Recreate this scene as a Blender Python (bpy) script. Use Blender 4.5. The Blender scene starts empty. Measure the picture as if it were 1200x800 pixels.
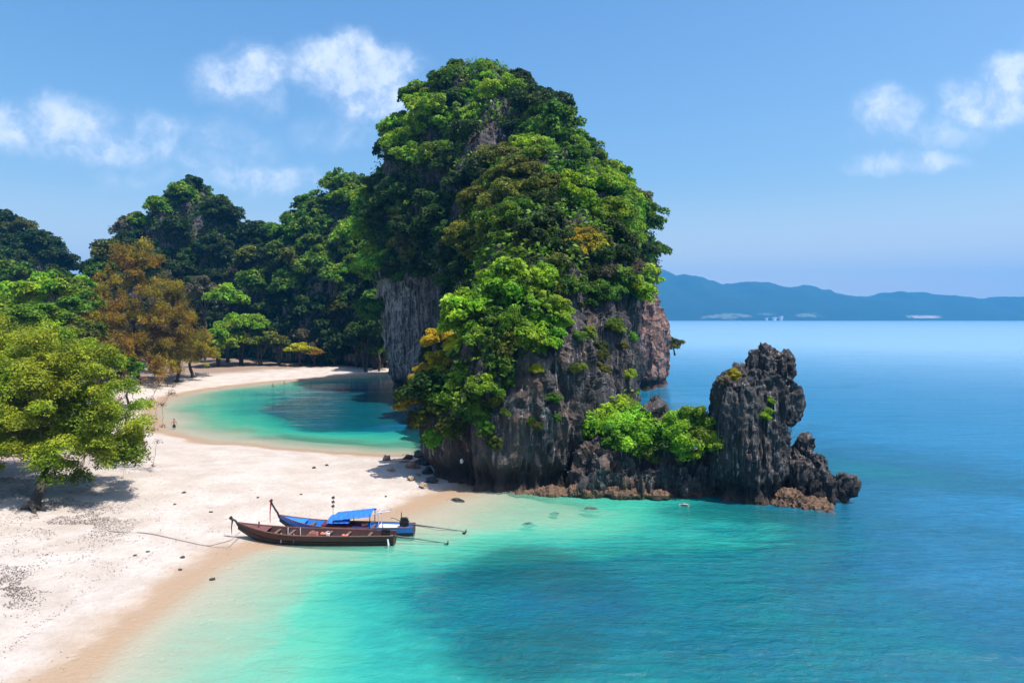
import bpy, bmesh, math, random
import numpy as np
from mathutils import Vector, Matrix

S = bpy.context.scene
C = S.collection
PI = math.pi
R = math.radians

# ------------------------------------------------------------------ camera, sky, sun, exposure
H = 15.0            # camera height above the water, metres
F = 800.0           # focal length in photo pixels (photo 1200 wide)
HY = 373.0          # row of the horizon
cam_d = bpy.data.cameras.new('camera')
cam = bpy.data.objects.new('camera', cam_d); C.objects.link(cam)
cam.location = (0, 0, H); cam.rotation_euler = (R(90), 0, 0)
cam_d.sensor_width = 36; cam_d.lens = 24
cam_d.shift_y = -27 / 1200
cam_d.clip_start = 0.5; cam_d.clip_end = 60000
S.camera = cam

SUN_EL, SUN_AZ = 67.0, 118.0            # azimuth from +Y towards +X
sdir = Vector((math.sin(R(SUN_AZ)) * math.cos(R(SUN_EL)), math.cos(R(SUN_AZ)) * math.cos(R(SUN_EL)), math.sin(R(SUN_EL))))
sl = bpy.data.lights.new('sun', 'SUN'); sl.energy = 5.0; sl.angle = R(0.53); sl.color = (1.0, 0.945, 0.86)
so = bpy.data.objects.new('sun', sl); C.objects.link(so)
so.rotation_euler = (-sdir).to_track_quat('-Z', 'Y').to_euler(); so.location = (100, 0, 200)

S.view_settings.view_transform = 'Standard'
S.view_settings.look = 'None'
S.view_settings.exposure = 0.55
S.view_settings.gamma = 1.0
S.view_settings.use_curve_mapping = False
S.render.engine = 'CYCLES'
cy = S.cycles
cy.use_denoising = True
cy.max_bounces = 6; cy.diffuse_bounces = 3; cy.glossy_bounces = 2; cy.transmission_bounces = 3
cy.transparent_max_bounces = 8; cy.volume_bounces = 0
cy.caustics_reflective = False; cy.caustics_refractive = False


def N(nt, typ, **kw):
    n = nt.nodes.new(typ)
    for k, v in kw.items():
        if k.startswith('i_'):
            n.inputs[k[2:].replace('_', ' ')].default_value = v
        else:
            setattr(n, k, v)
    return n


def L(nt, a, b):
    nt.links.new(a, b)


def math_n(nt, op, a=None, b=None, clamp=False):
    n = nt.nodes.new('ShaderNodeMath'); n.operation = op; n.use_clamp = clamp
    for i, v in enumerate((a, b)):
        if v is None: continue
        if isinstance(v, (int, float)): n.inputs[i].default_value = v
        else: nt.links.new(v, n.inputs[i])
    return n.outputs[0]


def smooth_n(nt, val, lo, hi, a=0.0, b=1.0):
    n = nt.nodes.new('ShaderNodeMapRange'); n.interpolation_type = 'SMOOTHSTEP'
    nt.links.new(val, n.inputs['Value'])
    n.inputs['From Min'].default_value = lo; n.inputs['From Max'].default_value = hi
    n.inputs['To Min'].default_value = a; n.inputs['To Max'].default_value = b
    return n.outputs['Result']


def mixc(nt, fac, a, b, blend='MIX'):
    n = nt.nodes.new('ShaderNodeMix'); n.data_type = 'RGBA'; n.blend_type = blend
    for sock, v in ((n.inputs[0], fac), (n.inputs[6], a), (n.inputs[7], b)):
        if isinstance(v, (int, float)): sock.default_value = v
        elif isinstance(v, tuple): sock.default_value = v if len(v) == 4 else v + (1,)
        else: nt.links.new(v, sock)
    return n.outputs[2]


def ramp(nt, val, stops, interp='LINEAR'):
    n = nt.nodes.new('ShaderNodeValToRGB'); n.color_ramp.interpolation = interp
    el = n.color_ramp.elements
    while len(el) < len(stops): el.new(0.5)
    for e, (p, c) in zip(el, stops):
        e.position = p; e.color = c if len(c) == 4 else tuple(c) + (1,)
    nt.links.new(val, n.inputs[0])
    return n.outputs[0]


def noise_n(nt, vec, scale, detail=4, rough=0.55, dist=0.0):
    n = N(nt, 'ShaderNodeTexNoise')
    n.inputs['Scale'].default_value = scale; n.inputs['Detail'].default_value = detail
    n.inputs['Roughness'].default_value = rough; n.inputs['Distortion'].default_value = dist
    if vec is not None: nt.links.new(vec, n.inputs['Vector'])
    return n.outputs['Fac']


def scale_vec(nt, vec, s):
    n = nt.nodes.new('ShaderNodeVectorMath'); n.operation = 'MULTIPLY'
    nt.links.new(vec, n.inputs[0]); n.inputs[1].default_value = s
    return n.outputs[0]


# world: Nishita sky with cumulus laid on it by direction
world = bpy.data.worlds.new('World'); S.world = world; world.use_nodes = True
nt = world.node_tree; nt.nodes.clear()
out = N(nt, 'ShaderNodeOutputWorld'); bg = N(nt, 'ShaderNodeBackground'); bg.inputs[1].default_value = 0.13
sky = N(nt, 'ShaderNodeTexSky'); sky.sky_type = 'NISHITA'; sky.sun_disc = False
sky.sun_elevation = R(SUN_EL); sky.sun_rotation = R(SUN_AZ)
sky.air_density = 1.25; sky.dust_density = 2.2; sky.ozone_density = 2.2; sky.altitude = 0
hs = N(nt, 'ShaderNodeHueSaturation'); hs.inputs['Saturation'].default_value = 1.29; hs.inputs['Value'].default_value = 1.0
L(nt, sky.outputs[0], hs.inputs['Color'])
tc = N(nt, 'ShaderNodeTexCoord'); sep = N(nt, 'ShaderNodeSeparateXYZ'); L(nt, tc.outputs['Generated'], sep.inputs[0])
yy = math_n(nt, 'MAXIMUM', sep.outputs[1], 0.02)
u = math_n(nt, 'DIVIDE', sep.outputs[0], yy); v = math_n(nt, 'DIVIDE', sep.outputs[2], yy)
cmb = N(nt, 'ShaderNodeCombineXYZ'); L(nt, u, cmb.inputs[0]); L(nt, v, cmb.inputs[1])
warpn = N(nt, 'ShaderNodeTexNoise'); warpn.inputs['Scale'].default_value = 9; warpn.inputs['Detail'].default_value = 6
warpn.inputs['Roughness'].default_value = 0.6
L(nt, cmb.outputs[0], warpn.inputs['Vector'])
wv = N(nt, 'ShaderNodeVectorMath', operation='SUBTRACT'); L(nt, warpn.outputs['Color'], wv.inputs[0]); wv.inputs[1].default_value = (.5, .5, .5)
ws = N(nt, 'ShaderNodeVectorMath', operation='SCALE'); L(nt, wv.outputs[0], ws.inputs[0]); ws.inputs['Scale'].default_value = 0.075
wa = N(nt, 'ShaderNodeVectorMath', operation='ADD'); L(nt, cmb.outputs[0], wa.inputs[0]); L(nt, ws.outputs[0], wa.inputs[1])
fine = noise_n(nt, wa.outputs[0], 13, 9, 0.62, 0.0)
CLOUDS = [  # px, py, half width, half height, strength
    (415, 78, 78, 38, 1.15), (440, 108, 62, 34, 0.95), (380, 70, 40, 24, 0.5), (288, 88, 54, 38, 0.9), (310, 112, 30, 26, 0.5),
    (50, 150, 120, 36, 0.85), (120, 168, 100, 30, 0.7), (180, 158, 60, 30, 0.62), (160, 205, 70, 18, 0.4),
    (310, 208, 90, 20, 0.75), (255, 175, 70, 40, 0.5), (400, 150, 60, 26, 0.4),
    (1040, 133, 42, 30, 0.75), (1080, 152, 90, 20, 0.5), (1060, 184, 68, 15, 0.8), (1155, 120, 62, 30, 0.85), (1195, 92, 52, 26, 1.0), (1260, 80, 70, 32, 0.9),
    (895, 290, 30, 10, 0.28), (700, 330, 90, 12, 0.15),
]
acc = None; under = None
for (px, py, rx, ry, am) in CLOUDS:
    sb = N(nt, 'ShaderNodeVectorMath', operation='SUBTRACT'); L(nt, wa.outputs[0], sb.inputs[0])
    sb.inputs[1].default_value = ((px - 600) / F, (HY - py) / F, 0.0)
    ml = N(nt, 'ShaderNodeVectorMath', operation='MULTIPLY'); L(nt, sb.outputs[0], ml.inputs[0]); ml.inputs[1].default_value = (F / rx, F / ry, 0)
    ln = N(nt, 'ShaderNodeVectorMath', operation='LENGTH'); L(nt, ml.outputs[0], ln.inputs[0])
    e = smooth_n(nt, ln.outputs['Value'], 1.6, 0.25, 0.0, am * 1.1)
    acc = e if acc is None else math_n(nt, 'MAXIMUM', acc, e)
fn = smooth_n(nt, fine, 0.28, 0.70, 0.38, 1.2)
dens = math_n(nt, 'MULTIPLY', acc, fn)
dens = smooth_n(nt, dens, 0.06, 1.05, 0.0, 0.80)
front = smooth_n(nt, sep.outputs[1], 0.05, 0.15)
dens = math_n(nt, 'MULTIPLY', dens, front)
# everyday scattered cloud elsewhere in the sky, off the frame (for the light and for the reflections)
ccol = mixc(nt, smooth_n(nt, fine, 0.35, 0.65), (3.9, 4.6, 6.0), (5.7, 6.1, 6.7))
hzf = math_n(nt, 'MULTIPLY', smooth_n(nt, sep.outputs[2], 0.20, 0.0), 0.8)
skyc = mixc(nt, hzf, hs.outputs[0], (5.7, 5.7, 5.9))
L(nt, mixc(nt, dens, skyc, ccol), bg.inputs[0]); L(nt, bg.outputs[0], out.inputs[0])


# ------------------------------------------------------------------ helpers
def P(px, py, Y):
    return Vector(((px - 600) / F * Y, Y, H - (py - HY) / F * Y))


def G(px, py, z=0.0):
    Y = (H - z) * F / (py - HY)
    return Vector(((px - 600) / F * Y, Y, z))


def to_px(v):
    return 600 + F * v[..., 0] / v[..., 1], HY + F * (H - v[..., 2]) / v[..., 1]


def hash3(i, j, k, seed):
    h = (i.astype(np.int64) * 374761393 + j.astype(np.int64) * 668265263 + k.astype(np.int64) * 2147483647 + seed * 1274126177) & 0xFFFFFFFF
    h = ((h ^ (h >> 13)) * 1274126177) & 0xFFFFFFFF
    h = ((h ^ (h >> 16)) * 2246822519) & 0xFFFFFFFF
    return ((h ^ (h >> 15)) & 0xFFFFFF) / float(0xFFFFFF)


def vnoise(p, seed=0):
    f = np.floor(p); t = p - f; t = t * t * (3 - 2 * t); f = f.astype(np.int64)
    r = 0
    for a in (0, 1):
        for b in (0, 1):
            for c in (0, 1):
                w = (t[:, 0] if a else 1 - t[:, 0]) * (t[:, 1] if b else 1 - t[:, 1]) * (t[:, 2] if c else 1 - t[:, 2])
                r = r + w * hash3(f[:, 0] + a, f[:, 1] + b, f[:, 2] + c, seed)
    return r * 2 - 1


def fbm(p, octv=4, seed=0, gain=0.5):
    r = 0; a = 1.0; q = np.array(p, float)
    for o in range(octv):
        r = r + a * vnoise(q, seed + o * 17); q = q * 2.03 + 11.7; a *= gain
    return r


def np_mesh(name, V, Fc, smooth=False):
    """V (n,3), Fc (m,k) constant-k faces."""
    me = bpy.data.meshes.new(name)
    V = np.asarray(V, np.float32); Fc = np.asarray(Fc, np.int32)
    k = Fc.shape[1]
    me.vertices.add(len(V)); me.vertices.foreach_set('co', V.ravel())
    me.loops.add(Fc.size); me.loops.foreach_set('vertex_index', Fc.ravel())
    me.polygons.add(len(Fc)); me.polygons.foreach_set('loop_start', np.arange(0, Fc.size, k, dtype=np.int32))
    me.update(calc_edges=True); me.validate()
    if smooth: me.polygons.foreach_set('use_smooth', np.ones(len(me.polygons), bool))
    return me


def link(name, me, mat=None, parent=None, loc=None):
    o = bpy.data.objects.new(name, me); C.objects.link(o)
    if mat is not None:
        me.materials.clear(); me.materials.append(mat)
    if parent is not None: o.parent = parent
    if loc is not None: o.location = loc
    return o


def tag(o, label=None, cat=None, group=None, kind=None):
    if label: o['label'] = label
    if cat: o['category'] = cat
    if group: o['group'] = group
    if kind: o['kind'] = kind
    return o


def empty(name, loc, rz=0.0):
    o = bpy.data.objects.new(name, None); C.objects.link(o)
    o.location = loc; o.rotation_euler = (0, 0, rz); o.empty_display_size = 0.5
    return o


class MB:
    """Collects boxes, tubes and lofts into one mesh."""
    def __init__(s): s.bm = bmesh.new()

    def box(s, c, d, rot=None, bevel=0.0):
        r = bmesh.ops.create_cube(s.bm, size=1.0)
        M = Matrix.Translation(c) @ (rot.to_4x4() if rot is not None else Matrix.Identity(4)) @ Matrix.Diagonal((d[0], d[1], d[2], 1))
        bmesh.ops.transform(s.bm, matrix=M, verts=r['verts'])
        if bevel:
            ed = list({e for vv in r['verts'] for e in vv.link_edges})
            bmesh.ops.bevel(s.bm, geom=ed, offset=bevel, segments=2, affect='EDGES', profile=0.6)
        return s

    def tube(s, pts, rad, n=8, cap=True):
        pts = [Vector(p) for p in pts]
        if not hasattr(rad, '__len__'): rad = [rad] * len(pts)
        rings = []
        up = Vector((0.13, 0.21, 0.97))
        for i, p in enumerate(pts):
            d = (pts[min(i + 1, len(pts) - 1)] - pts[max(i - 1, 0)])
            if d.length < 1e-6: d = Vector((0, 0, 1))
            d.normalize()
            a = d.cross(up)
            if a.length < 0.15: a = d.cross(Vector((1, 0, 0)))
            a.normalize(); b = d.cross(a)
            rings.append([s.bm.verts.new(p + (a * math.cos(2 * PI * k / n) + b * math.sin(2 * PI * k / n)) * rad[i]) for k in range(n)])
        for i in range(len(rings) - 1):
            for k in range(n):
                s.bm.faces.new((rings[i][k], rings[i][(k + 1) % n], rings[i + 1][(k + 1) % n], rings[i + 1][k]))
        if cap:
            s.bm.faces.new(list(reversed(rings[0]))); s.bm.faces.new(rings[-1])
        return s

    def ball(s, c, d, sub=2, rot=None, rough=0.0, seed=0):
        r = bmesh.ops.create_icosphere(s.bm, subdivisions=sub, radius=0.5)
        if rough:
            co = np.array([vv.co[:] for vv in r['verts']])
            nn = fbm(co * 2.6 + seed * 3.7, 4, seed)
            for vv, q in zip(r['verts'], nn): vv.co *= 1 + rough * q
        M = Matrix.Translation(c) @ (rot.to_4x4() if rot is not None else Matrix.Identity(4)) @ Matrix.Diagonal((d[0], d[1], d[2], 1))
        bmesh.ops.transform(s.bm, matrix=M, verts=r['verts'])
        return s

    def build(s, name, mat, parent=None, loc=None, smooth=False):
        bmesh.ops.recalc_face_normals(s.bm, faces=s.bm.faces[:])
        me = bpy.data.meshes.new(name); s.bm.to_mesh(me); s.bm.free()
        if smooth: me.polygons.foreach_set('use_smooth', np.ones(len(me.polygons), bool))
        return link(name, me, mat, parent, loc)


def new_mat(name):
    m = bpy.data.materials.new(name); m.use_nodes = True
    nt = m.node_tree; nt.nodes.clear()
    o = N(nt, 'ShaderNodeOutputMaterial'); b = N(nt, 'ShaderNodeBsdfPrincipled')
    L(nt, b.outputs[0], o.inputs[0])
    return m, nt, b, o


def bump(nt, b, h, strength=0.5, dist=0.1):
    n = N(nt, 'ShaderNodeBump'); n.inputs['Strength'].default_value = strength; n.inputs['Distance'].default_value = dist
    L(nt, h, n.inputs['Height']); L(nt, n.outputs[0], b.inputs['Normal'])


def worn_mat(name, col, col2=None, rough=0.6, scale=3.0, metallic=0.0, amount=0.6, bstr=0.2):
    m, nt, b, o = new_mat(name)
    g = N(nt, 'ShaderNodeTexCoord').outputs['Object']
    f = noise_n(nt, g, scale, 5, 0.6)
    c2 = col2 or tuple(x * 0.55 for x in col)
    L(nt, mixc(nt, smooth_n(nt, f, 0.4, 0.72, 0, amount), col, c2), b.inputs['Base Color'])
    b.inputs['Roughness'].default_value = rough; b.inputs['Metallic'].default_value = metallic
    bump(nt, b, noise_n(nt, g, scale * 6, 3), bstr, 0.02)
    return m


def leaf_mat(name, col, col2, trans=0.38, var=0.5):
    m, nt, b, o = new_mat(name)
    geo = N(nt, 'ShaderNodeNewGeometry'); oi = N(nt, 'ShaderNodeObjectInfo')
    pn = noise_n(nt, geo.outputs['Position'], 0.55, 4, 0.6)
    fm = math_n(nt, 'ADD', math_n(nt, 'MULTIPLY', geo.outputs['Random Per Island'], 0.45), smooth_n(nt, pn, 0.36, 0.66, 0.0, 0.75), True)
    c = mixc(nt, fm, col, col2)
    hsv = N(nt, 'ShaderNodeHueSaturation'); L(nt, c, hsv.inputs['Color'])
    L(nt, smooth_n(nt, noise_n(nt, geo.outputs['Position'], 0.21, 2), 0.3, 0.7, 0.475, 0.53), hsv.inputs['Hue'])
    vv = math_n(nt, 'MULTIPLY', smooth_n(nt, pn, 0.3, 0.7, 1 - var * .5, 1 + var * .5), smooth_n(nt, oi.outputs['Random'], 0.0, 1.0, 0.75, 1.2))
    L(nt, vv, hsv.inputs['Value'])
    L(nt, hsv.outputs[0], b.inputs['Base Color'])
    b.inputs['Roughness'].default_value = 0.6; b.inputs['Specular IOR Level'].default_value = 0.25
    tr = N(nt, 'ShaderNodeBsdfTranslucent'); L(nt, hsv.outputs[0], tr.inputs['Color'])
    mx = N(nt, 'ShaderNodeMixShader'); mx.inputs[0].default_value = trans
    L(nt, b.outputs[0], mx.inputs[1]); L(nt, tr.outputs[0], mx.inputs[2]); L(nt, mx.outputs[0], o.inputs[0])
    return m


LEAF = {
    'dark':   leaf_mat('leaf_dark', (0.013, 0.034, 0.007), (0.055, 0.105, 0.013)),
    'mid':    leaf_mat('leaf_mid', (0.032, 0.085, 0.007), (0.14, 0.25, 0.015)),
    'bright': leaf_mat('leaf_bright', (0.08, 0.20, 0.008), (0.26, 0.42, 0.018)),
    'lime':   leaf_mat('leaf_lime', (0.15, 0.28, 0.015), (0.25, 0.36, 0.025)),
    'olive':  leaf_mat('leaf_olive', (0.05, 0.07, 0.009), (0.17, 0.19, 0.018)),
    'yellow': leaf_mat('leaf_yellow', (0.30, 0.28, 0.012), (0.46, 0.39, 0.02)),
    'brown':  leaf_mat('leaf_brown', (0.14, 0.085, 0.008), (0.31, 0.215, 0.018)),
    'grey':   leaf_mat('leaf_grey', (0.075, 0.08, 0.04), (0.12, 0.10, 0.06)),
    'near':   leaf_mat('leaf_near', (0.11, 0.17, 0.010), (0.28, 0.35, 0.02)),
    'rust':   leaf_mat('leaf_rust', (0.16, 0.085, 0.045), (0.24, 0.14, 0.08)),
}
BARK = worn_mat('bark', (0.06, 0.047, 0.038), (0.022, 0.018, 0.015), 0.9, 4.0, bstr=0.6)
BARK_PALE = worn_mat('bark_pale', (0.24, 0.20, 0.17), (0.10, 0.08, 0.07), 0.9, 4.0, bstr=0.5)


# ------------------------------------------------------------------ ground and water
SHORE_PX_OUT = [(-260, 1150), (-60, 960), (40, 862), (95, 800), (150, 742), (205, 694), (250, 664), (292, 644), (360, 630), (420, 616), (476, 602), (520, 586), (548, 577)]
SHORE_PX_IN = [(508, 533), (450, 531.5), (380, 528), (310, 523), (250, 517), (212, 510), (192, 503), (182, 492), (182, 480), (195, 468.5), (215, 462), (252, 455.5), (300, 449.5), (370, 443.5), (444, 438.5)]
poly = [tuple(G(a, b)[:2]) for a, b in SHORE_PX_OUT] + [(-1.0, 68.0), (-2.0, 78.0)] + [tuple(G(a, b)[:2]) for a, b in SHORE_PX_IN] + [(-28, 205), (-10, 235), (-40, 300), (-420, 330), (-420, -5), (-60, -5)]
poly = np.array(poly)


def signed_dist(x, y):
    p = np.stack([x, y], 1); d2 = np.full(len(p), 1e18); ins = np.zeros(len(p), bool)
    n = len(poly)
    for i in range(n):
        a = poly[i]; b = poly[(i + 1) % n]; ab = b - a
        t = np.clip(((p - a) @ ab) / (ab @ ab), 0, 1)
        q = p - (a + t[:, None] * ab); d2 = np.minimum(d2, (q * q).sum(1))
        cond = ((a[1] > p[:, 1]) != (b[1] > p[:, 1]))
        with np.errstate(divide='ignore', invalid='ignore'):
            xi = a[0] + (p[:, 1] - a[1]) / (b[1] - a[1]) * ab[0]
        ins ^= cond & (p[:, 0] < xi)
    return np.where(ins, 1, -1) * np.sqrt(d2)


def ground_z(x, y, d=None):
    x = np.atleast_1d(np.asarray(x, float)); y = np.atleast_1d(np.asarray(y, float))
    if d is None: d = signed_dist(x, y)
    p2 = np.stack([x, y, 0 * x], 1)
    d = d + 0.7 * fbm(p2 * 0.16, 3, 5)
    land = 0.075 * d - 0.00045 * np.clip(d, 0, 80) ** 2
    land = np.where(d > 0, np.clip(land, 0, 2.6), 0) + np.clip(d, 0, 12) / 12 * (0.16 * fbm(p2 * 0.22, 4, 9) + 0.05 * fbm(p2 * 1.1, 2, 3))
    dd = np.clip(-d, 0, None)
    sea = -(0.085 * dd + 0.0020 * dd ** 2)
    # sandbank in front of the cliff foot, reef hollow further out
    sb = np.exp(-(((x - 2) / 11) ** 2 + ((y - 51) / 6) ** 2))
    sea = sea * (1 - 0.62 * sb)
    sea = sea - 2.6 * np.exp(-(((x - 3) / 8) ** 2 + ((y - 37) / 6) ** 2)) * (dd > 0) * np.clip(dd / 5, 0, 1)
    e_ = np.sqrt(((x + 21) / 19) ** 2 + ((y - 121) / 31) ** 2) + 0.10 * fbm(p2 * 0.09, 4, 33)
    sea = sea - 3.4 * np.clip((1.06 - e_) / 0.2, 0, 1)  # bay floor sunk so its darker water stands in for karst shadow
    sea = np.maximum(sea, -13) + np.clip(dd, 0, 6) / 6 * (0.22 * fbm(p2 * 0.12, 4, 21))
    return np.where(d > 0, land, np.minimum(sea, np.maximum(-0.01 * dd, -0.3)))


def axis(lo, hi, step, far_lo, far_hi, g=1.35):
    a = list(np.arange(lo, hi + step * .5, step)); s = step; q = a[-1]
    while q < far_hi: s *= g; q += s; a.append(min(q, far_hi))
    s = step; q = a[0]; b = []
    while q > far_lo: s *= g; q -= s; b.append(max(q, far_lo))
    return np.array(b[::-1] + a)


def grid_mesh(name, xs, ys, zfun):
    X, Yg = np.meshgrid(xs, ys); x = X.ravel(); y = Yg.ravel()
    z, extra = zfun(x, y)
    nx, ny = len(xs), len(ys)
    i = np.arange((nx - 1) * (ny - 1)); r = i // (nx - 1); c = i % (nx - 1); a = r * nx + c
    me = np_mesh(name, np.stack([x, y, z], 1), np.stack([a, a + 1, a + nx + 1, a + nx], 1), True)
    for k, arr in extra.items():
        at = me.attributes.new(k, 'FLOAT', 'POINT'); at.data.foreach_set('value', arr.astype(np.float32))
    return me


def zg(x, y):
    d = signed_dist(x, y)
    return ground_z(x, y, d), {'inland': d}


m_sand, nt, b, o = new_mat('sand')
geo = N(nt, 'ShaderNodeNewGeometry'); pos = geo.outputs['Position']; sp = N(nt, 'ShaderNodeSeparateXYZ'); L(nt, pos, sp.inputs[0])
n1 = noise_n(nt, pos, 0.35, 6, 0.65); n2 = noise_n(nt, pos, 3.2, 5, 0.7); n3 = noise_n(nt, pos, 22, 3, 0.7)
dry = mixc(nt, smooth_n(nt, n1, 0.32, 0.7), (0.41, 0.352, 0.305), (0.52, 0.468, 0.43))
dry = mixc(nt, smooth_n(nt, n2, 0.42, 0.72, 0, 0.5), dry, (0.36, 0.28, 0.235))
zw = math_n(nt, 'ADD', sp.outputs[2], math_n(nt, 'MULTIPLY', math_n(nt, 'SUBTRACT', n1, 0.5), 0.22))
wet = smooth_n(nt, zw, 0.25, 0.07)
col = mixc(nt, wet, dry, (0.38, 0.265, 0.175))
under = smooth_n(nt, sp.outputs[2], 0.03, -0.12)
col = mixc(nt, under, col, (0.42, 0.36, 0.28))
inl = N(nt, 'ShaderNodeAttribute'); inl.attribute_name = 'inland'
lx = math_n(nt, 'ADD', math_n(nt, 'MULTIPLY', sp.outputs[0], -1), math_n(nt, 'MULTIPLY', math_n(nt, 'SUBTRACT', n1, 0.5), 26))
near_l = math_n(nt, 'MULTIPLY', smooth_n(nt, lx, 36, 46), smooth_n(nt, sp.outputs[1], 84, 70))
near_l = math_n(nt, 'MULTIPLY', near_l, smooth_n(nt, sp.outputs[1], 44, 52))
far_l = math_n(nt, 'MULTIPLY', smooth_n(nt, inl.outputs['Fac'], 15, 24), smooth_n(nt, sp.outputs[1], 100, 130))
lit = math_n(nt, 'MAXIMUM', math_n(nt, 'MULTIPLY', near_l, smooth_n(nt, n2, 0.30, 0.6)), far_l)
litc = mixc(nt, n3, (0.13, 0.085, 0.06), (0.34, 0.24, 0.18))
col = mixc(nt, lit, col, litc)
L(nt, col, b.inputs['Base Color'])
L(nt, smooth_n(nt, wet, 0.2, 1, 0.9, 0.35), b.inputs['Roughness'])
vo = N(nt, 'ShaderNodeTexVoronoi'); vo.inputs['Scale'].default_value = 1.25; L(nt, pos, vo.inputs['Vector'])
foot = math_n(nt, 'MULTIPLY', smooth_n(nt, vo.outputs['Distance'], 0.30, 0.12), smooth_n(nt, n1, 0.45, 0.6))
hh = math_n(nt, 'SUBTRACT', math_n(nt, 'ADD', n2, math_n(nt, 'MULTIPLY', n3, 0.4)), math_n(nt, 'MULTIPLY', foot, 0.5))
bump(nt, b, hh, 0.7, 0.16)

gx = axis(-125, 75, 0.8, -7350, 7350); gy = axis(6, 215, 0.75, -400, 6150)
ground = link('ground', grid_mesh('ground', gx, gy, zg), m_sand)
tag(ground, 'pale sandy beach curving round the two bays', kind='structure')

m_water, nt, b, o = new_mat('sea_water')
geo = N(nt, 'ShaderNodeNewGeometry'); pos = geo.outputs['Position']; sp = N(nt, 'ShaderNodeSeparateXYZ'); L(nt, pos, sp.inputs[0])
dep = N(nt, 'ShaderNodeAttribute'); dep.attribute_name = 'depth'
pn = noise_n(nt, pos, 0.055, 5, 0.6, 0.6); pn2 = noise_n(nt, scale_vec(nt, pos, (1, 2.4, 1)), 0.28, 5, 0.65, 0.8)
dv = math_n(nt, 'MULTIPLY', dep.outputs['Fac'], smooth_n(nt, pn, 0.25, 0.75, 0.62, 1.45))
dv = math_n(nt, 'MULTIPLY', dv, smooth_n(nt, pn2, 0.3, 0.7, 0.86, 1.14))
dn = math_n(nt, 'DIVIDE', dv, 10.0, True)
wcol = ramp(nt, dn, [(0.0, (0.36, 0.45, 0.34)), (0.035, (0.16, 0.48, 0.34)), (0.085, (0.055, 0.43, 0.30)), (0.16, (0.020, 0.30, 0.25)),
                     (0.30, (0.002, 0.125, 0.15)), (0.55, (0.001, 0.085, 0.155)), (1.0, (0.006, 0.14, 0.285))])
wd = N(nt, 'ShaderNodeAttribute'); wd.attribute_name = 'weed_and_shade'
wcol = mixc(nt, math_n(nt, 'MULTIPLY', wd.outputs['Fac'], smooth_n(nt, pn2, 0.25, 0.7, 1.0, 0.7)), wcol, (0.001, 0.066, 0.080))  # dark colour carries painted karst and stack shade, plus sea grass
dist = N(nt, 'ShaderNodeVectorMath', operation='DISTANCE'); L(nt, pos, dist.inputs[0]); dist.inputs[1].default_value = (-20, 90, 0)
wcol = mixc(nt, smooth_n(nt, math_n(nt, 'ADD', dist.outputs['Value'], math_n(nt, 'MULTIPLY', math_n(nt, 'SUBTRACT', pn, .5), 60)), 25, 380), wcol, (0.16, 0.30, 0.43))  # far sea paler: sky reflection painted into the base colour
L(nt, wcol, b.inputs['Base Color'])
L(nt, ramp(nt, dn, [(0.0, (0.05,) * 3), (0.02, (0.28,) * 3), (0.07, (0.72,) * 3), (0.16, (0.92,) * 3), (0.3, (1,) * 3)]), b.inputs['Alpha'])
b.inputs['IOR'].default_value = 1.33
dist0 = N(nt, 'ShaderNodeVectorMath', operation='DISTANCE'); L(nt, pos, dist0.inputs[0]); dist0.inputs[1].default_value = (-24, 125, 0)
calm = smooth_n(nt, dist0.outputs['Value'], 48, 85, 0.12, 1.0)
L(nt, math_n(nt, 'MULTIPLY', smooth_n(nt, sp.outputs[1], 60, 420, 0.10, 0.36), math_n(nt, 'ADD', math_n(nt, 'MULTIPLY', calm, 0.7), 0.3)), b.inputs['Roughness'])
b.inputs['Specular IOR Level'].default_value = 0.34
w1 = noise_n(nt, scale_vec(nt, pos, (0.35, 1.0, 1)), 0.55, 5, 0.62, 0.4)
w2 = noise_n(nt, scale_vec(nt, pos, (0.7, 1.0, 1)), 1.7, 5, 0.68, 0.6)
w3 = noise_n(nt, scale_vec(nt, pos, (0.3, 1.0, 1)), 0.09, 4, 0.6, 0.4)
wh = math_n(nt, 'ADD', math_n(nt, 'MULTIPLY', w1, 0.55), math_n(nt, 'MULTIPLY', w2, 0.34))
wh = math_n(nt, 'ADD', wh, math_n(nt, 'MULTIPLY', w3, 2.6))
dd = smooth_n(nt, dep.outputs['Fac'], 0.05, 3.5, 0.25, 1.0)
wh = math_n(nt, 'MULTIPLY', math_n(nt, 'MULTIPLY', wh, math_n(nt, 'MULTIPLY', dd, calm)), smooth_n(nt, sp.outputs[1], 60, 500, 1.0, 0.3))
bump(nt, b, wh, 1.0, 0.75)


def zw_(x, y):
    p2 = np.stack([x, y, 0 * x], 1)
    # painted karst shadow in inner bay, stack's reflection and shade; sea grass off boats
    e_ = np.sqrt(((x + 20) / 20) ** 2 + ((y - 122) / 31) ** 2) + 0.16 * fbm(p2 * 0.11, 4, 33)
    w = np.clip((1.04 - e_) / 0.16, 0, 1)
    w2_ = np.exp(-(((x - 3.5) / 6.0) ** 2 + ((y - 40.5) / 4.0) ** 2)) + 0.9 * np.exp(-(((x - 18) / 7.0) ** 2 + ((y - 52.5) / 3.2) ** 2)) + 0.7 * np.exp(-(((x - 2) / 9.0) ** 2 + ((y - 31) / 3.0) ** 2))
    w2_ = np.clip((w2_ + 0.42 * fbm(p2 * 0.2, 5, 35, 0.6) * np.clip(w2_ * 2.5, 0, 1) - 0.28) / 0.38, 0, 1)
    return 0 * x, {'depth': -np.minimum(ground_z(x, y), 0) + 0, 'weed_and_shade': np.maximum(w, 0.75 * w2_)}


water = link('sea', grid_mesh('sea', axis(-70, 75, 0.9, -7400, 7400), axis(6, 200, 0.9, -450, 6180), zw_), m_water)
tag(water, 'clear turquoise sea deepening to blue', kind='structure')


def gz(x, y):
    return float(ground_z(x, y)[0])


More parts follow.
